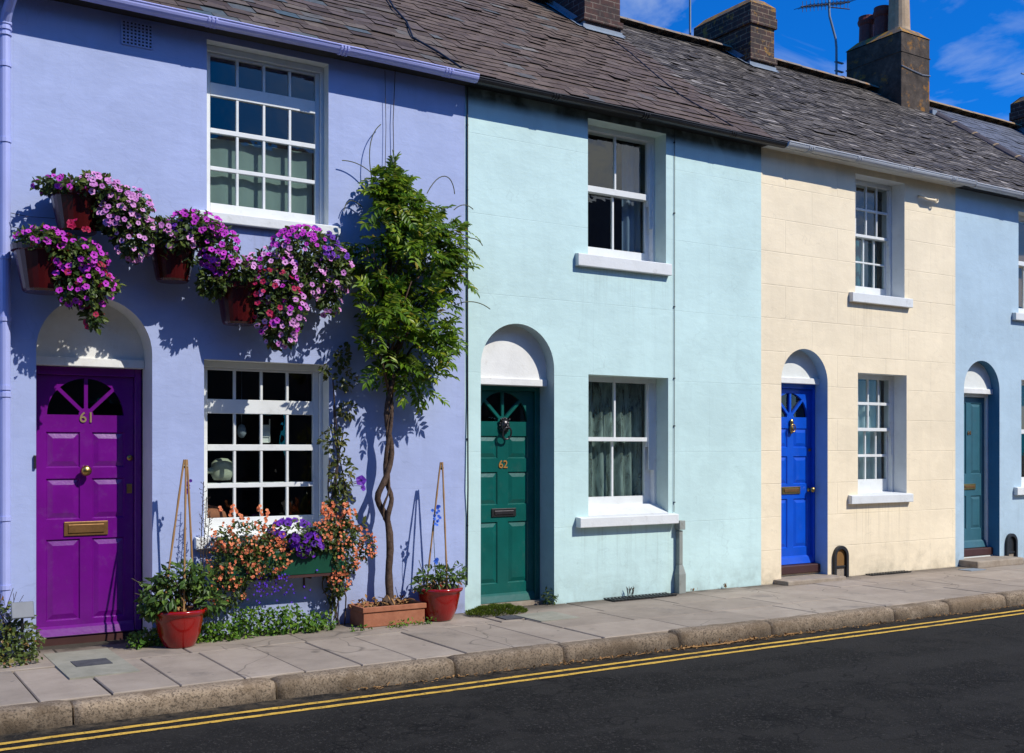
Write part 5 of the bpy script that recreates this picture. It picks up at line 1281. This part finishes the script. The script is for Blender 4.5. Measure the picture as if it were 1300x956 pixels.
def grating(x0, x1, y0, y1, label, n=14):
    t = empty('pavement_grating', ((x0+x1)/2, (y0+y1)/2, 0), label, 'grating')
    mb = MB(); mb.box(x0, x1, y0, y1, -.02, .006); mb.build('pit', M['interior'], t)
    mb = MB()
    for i in range(n+1):
        xx = x0+(x1-x0)*i/n; mb.box(xx-.008, xx+.008, y0, y1, .0065, .014)
    for yy in (y0, (y0+y1)/2, y1): mb.box(x0-.008, x1+.008, yy-.008, yy+.008, .0142, .018)
    mb.build('bars', M['black'], t)
grating(6.62, 7.42, -.20, -.03, 'black iron cellar grating under the turquoise house window', 18)
grating(10.55, 11.25, -.12, -.02, 'narrow dark cellar grating under the cream house window', 14)
t = empty('inspection_cover', (1.62, -.68, 0), 'small black plate set in greenish concrete before the purple door', 'cover')
mb = MB(); mb.box(1.38, 1.83, -1.16, -.16, -.02, .0075); mb.build('surround', M['slab_green'], t)
mb = MB(); mb.box(1.49, 1.73, -.80, -.58, .0, .0115); mb.build('plate', M['slate_plate'], t)
t = empty('inspection_cover', (5.35, -.55, 0), 'dark slate and greenish square beside the cushion plant', 'cover')
mb = MB(); mb.box(5.30, 5.72, -.86, -.42, -.02, .0075); mb.build('surround', M['slab_green'], t)
mb = MB(); mb.box(5.10, 5.28, -.60, -.42, -.02, .009); mb.build('plate', M['slate_plate'], t)
t = empty('inspection_cover', (12.1, -.33, 0), 'small pale metal cover on the pavement near the teal door', 'cover')
mb = MB(); mb.box(11.98, 12.28, -.44, -.26, -.02, .008); mb.build('plate', M['lead'], t)

# ------------------------------------------------------------------ light, sky, camera
SX, SY, SZ = .52, -1.0, 1.12
sv = Vector((SX, SY, SZ)).normalized(); elev = math.asin(sv.z)
sun = bpy.data.lights.new('sun', 'SUN'); sun.energy = 4.75; sun.angle = math.radians(.5); sun.color = (1, .95, .86)
so = bpy.data.objects.new('sun', sun); COL.objects.link(so); so.location = sv*30; so.rotation_euler = sv.to_track_quat('Z', 'Y').to_euler()
wd = bpy.data.worlds.new('World'); scene.world = wd; wd.use_nodes = True
nt = wd.node_tree; bg = nt.nodes['Background']
sky = nt.nodes.new('ShaderNodeTexSky'); sky.sky_type = 'NISHITA'; sky.sun_disc = False
sky.sun_elevation = elev; sky.sun_rotation = math.atan2(SX, SY); sky.air_density = 1.0; sky.dust_density = .3; sky.ozone_density = 2.5
SKYG = (.035, .70, 1.72)
c = mix(nt, sky.outputs[0], SKYG, 1.0, 'MULTIPLY')
tc = nt.nodes.new('ShaderNodeTexCoord'); mp = nt.nodes.new('ShaderNodeMapping'); mp.inputs['Scale'].default_value = (1, 1, 2.2); mp.inputs['Location'].default_value = (.3, .1, 0)
nt.links.new(tc.outputs['Generated'], mp.inputs[0])
n1 = noise(nt, mp.outputs[0], 5.5, 8, .58, .6)
dp = nt.nodes.new('ShaderNodeVectorMath'); dp.operation = 'DOT_PRODUCT'; nt.links.new(tc.outputs['Generated'], dp.inputs[0]); dp.inputs[1].default_value = Vector((.72, .60, .36)).normalized()
near = ramp(nt, dp.outputs['Value'], [(.955, (.12,)*3), (.995, (1,)*3)])
cl_ = ramp(nt, n1, [(.43, (0,)*3), (.68, (1,)*3)])
mm = nt.nodes.new('ShaderNodeMath'); mm.operation = 'MULTIPLY'; nt.links.new(near, mm.inputs[0]); nt.links.new(cl_, mm.inputs[1])
m2 = nt.nodes.new('ShaderNodeMath'); m2.operation = 'MULTIPLY'; nt.links.new(mm.outputs[0], m2.inputs[0]); m2.inputs[1].default_value = .62
c = mix(nt, c, (6.5, 7.6, 9.0), m2.outputs[0])
dq = nt.nodes.new('ShaderNodeVectorMath'); dq.operation = 'DOT_PRODUCT'; nt.links.new(tc.outputs['Generated'], dq.inputs[0]); dq.inputs[1].default_value = Vector((.62, -.74, .30)).normalized()
near2 = ramp(nt, dq.outputs['Value'], [(.93, (0,)*3), (.985, (1,)*3)])
n2 = noise(nt, mp.outputs[0], 3.2, 7, .6, .5)
m3 = nt.nodes.new('ShaderNodeMath'); m3.operation = 'MULTIPLY'; nt.links.new(near2, m3.inputs[0]); nt.links.new(ramp(nt, n2, [(.36, (0,)*3), (.6, (1,)*3)]), m3.inputs[1])
c = mix(nt, c, (13.0, 13.8, 14.6), m3.outputs[0])
nt.links.new(c, bg.inputs[0]); bg.inputs[1].default_value = .1
cam = bpy.data.cameras.new('camera'); co = bpy.data.objects.new('camera', cam); COL.objects.link(co)
D, HY, F, A = 8.7002, 571.0, 1380.0, math.radians(57.486)
co.location = (0, -D, 1.5); co.rotation_euler = (PI/2, 0, A - PI/2 + 0)
# view axis: X component cos(A), Y component sin(A)
co.rotation_euler = (PI/2, 0, math.atan2(math.sin(A), math.cos(A)) - PI/2)
cam.sensor_width = 36; cam.lens = 36*F/1300; cam.shift_y = (HY-478)/1300; cam.clip_end = 2000; cam.clip_start = .05
scene.camera = co
scene.render.engine = 'CYCLES'
scene.view_settings.view_transform = 'Standard'; scene.view_settings.look = 'None'; scene.view_settings.exposure = 0
scene.cycles.use_denoising = True; scene.cycles.max_bounces = 8; scene.cycles.transparent_max_bounces = 12
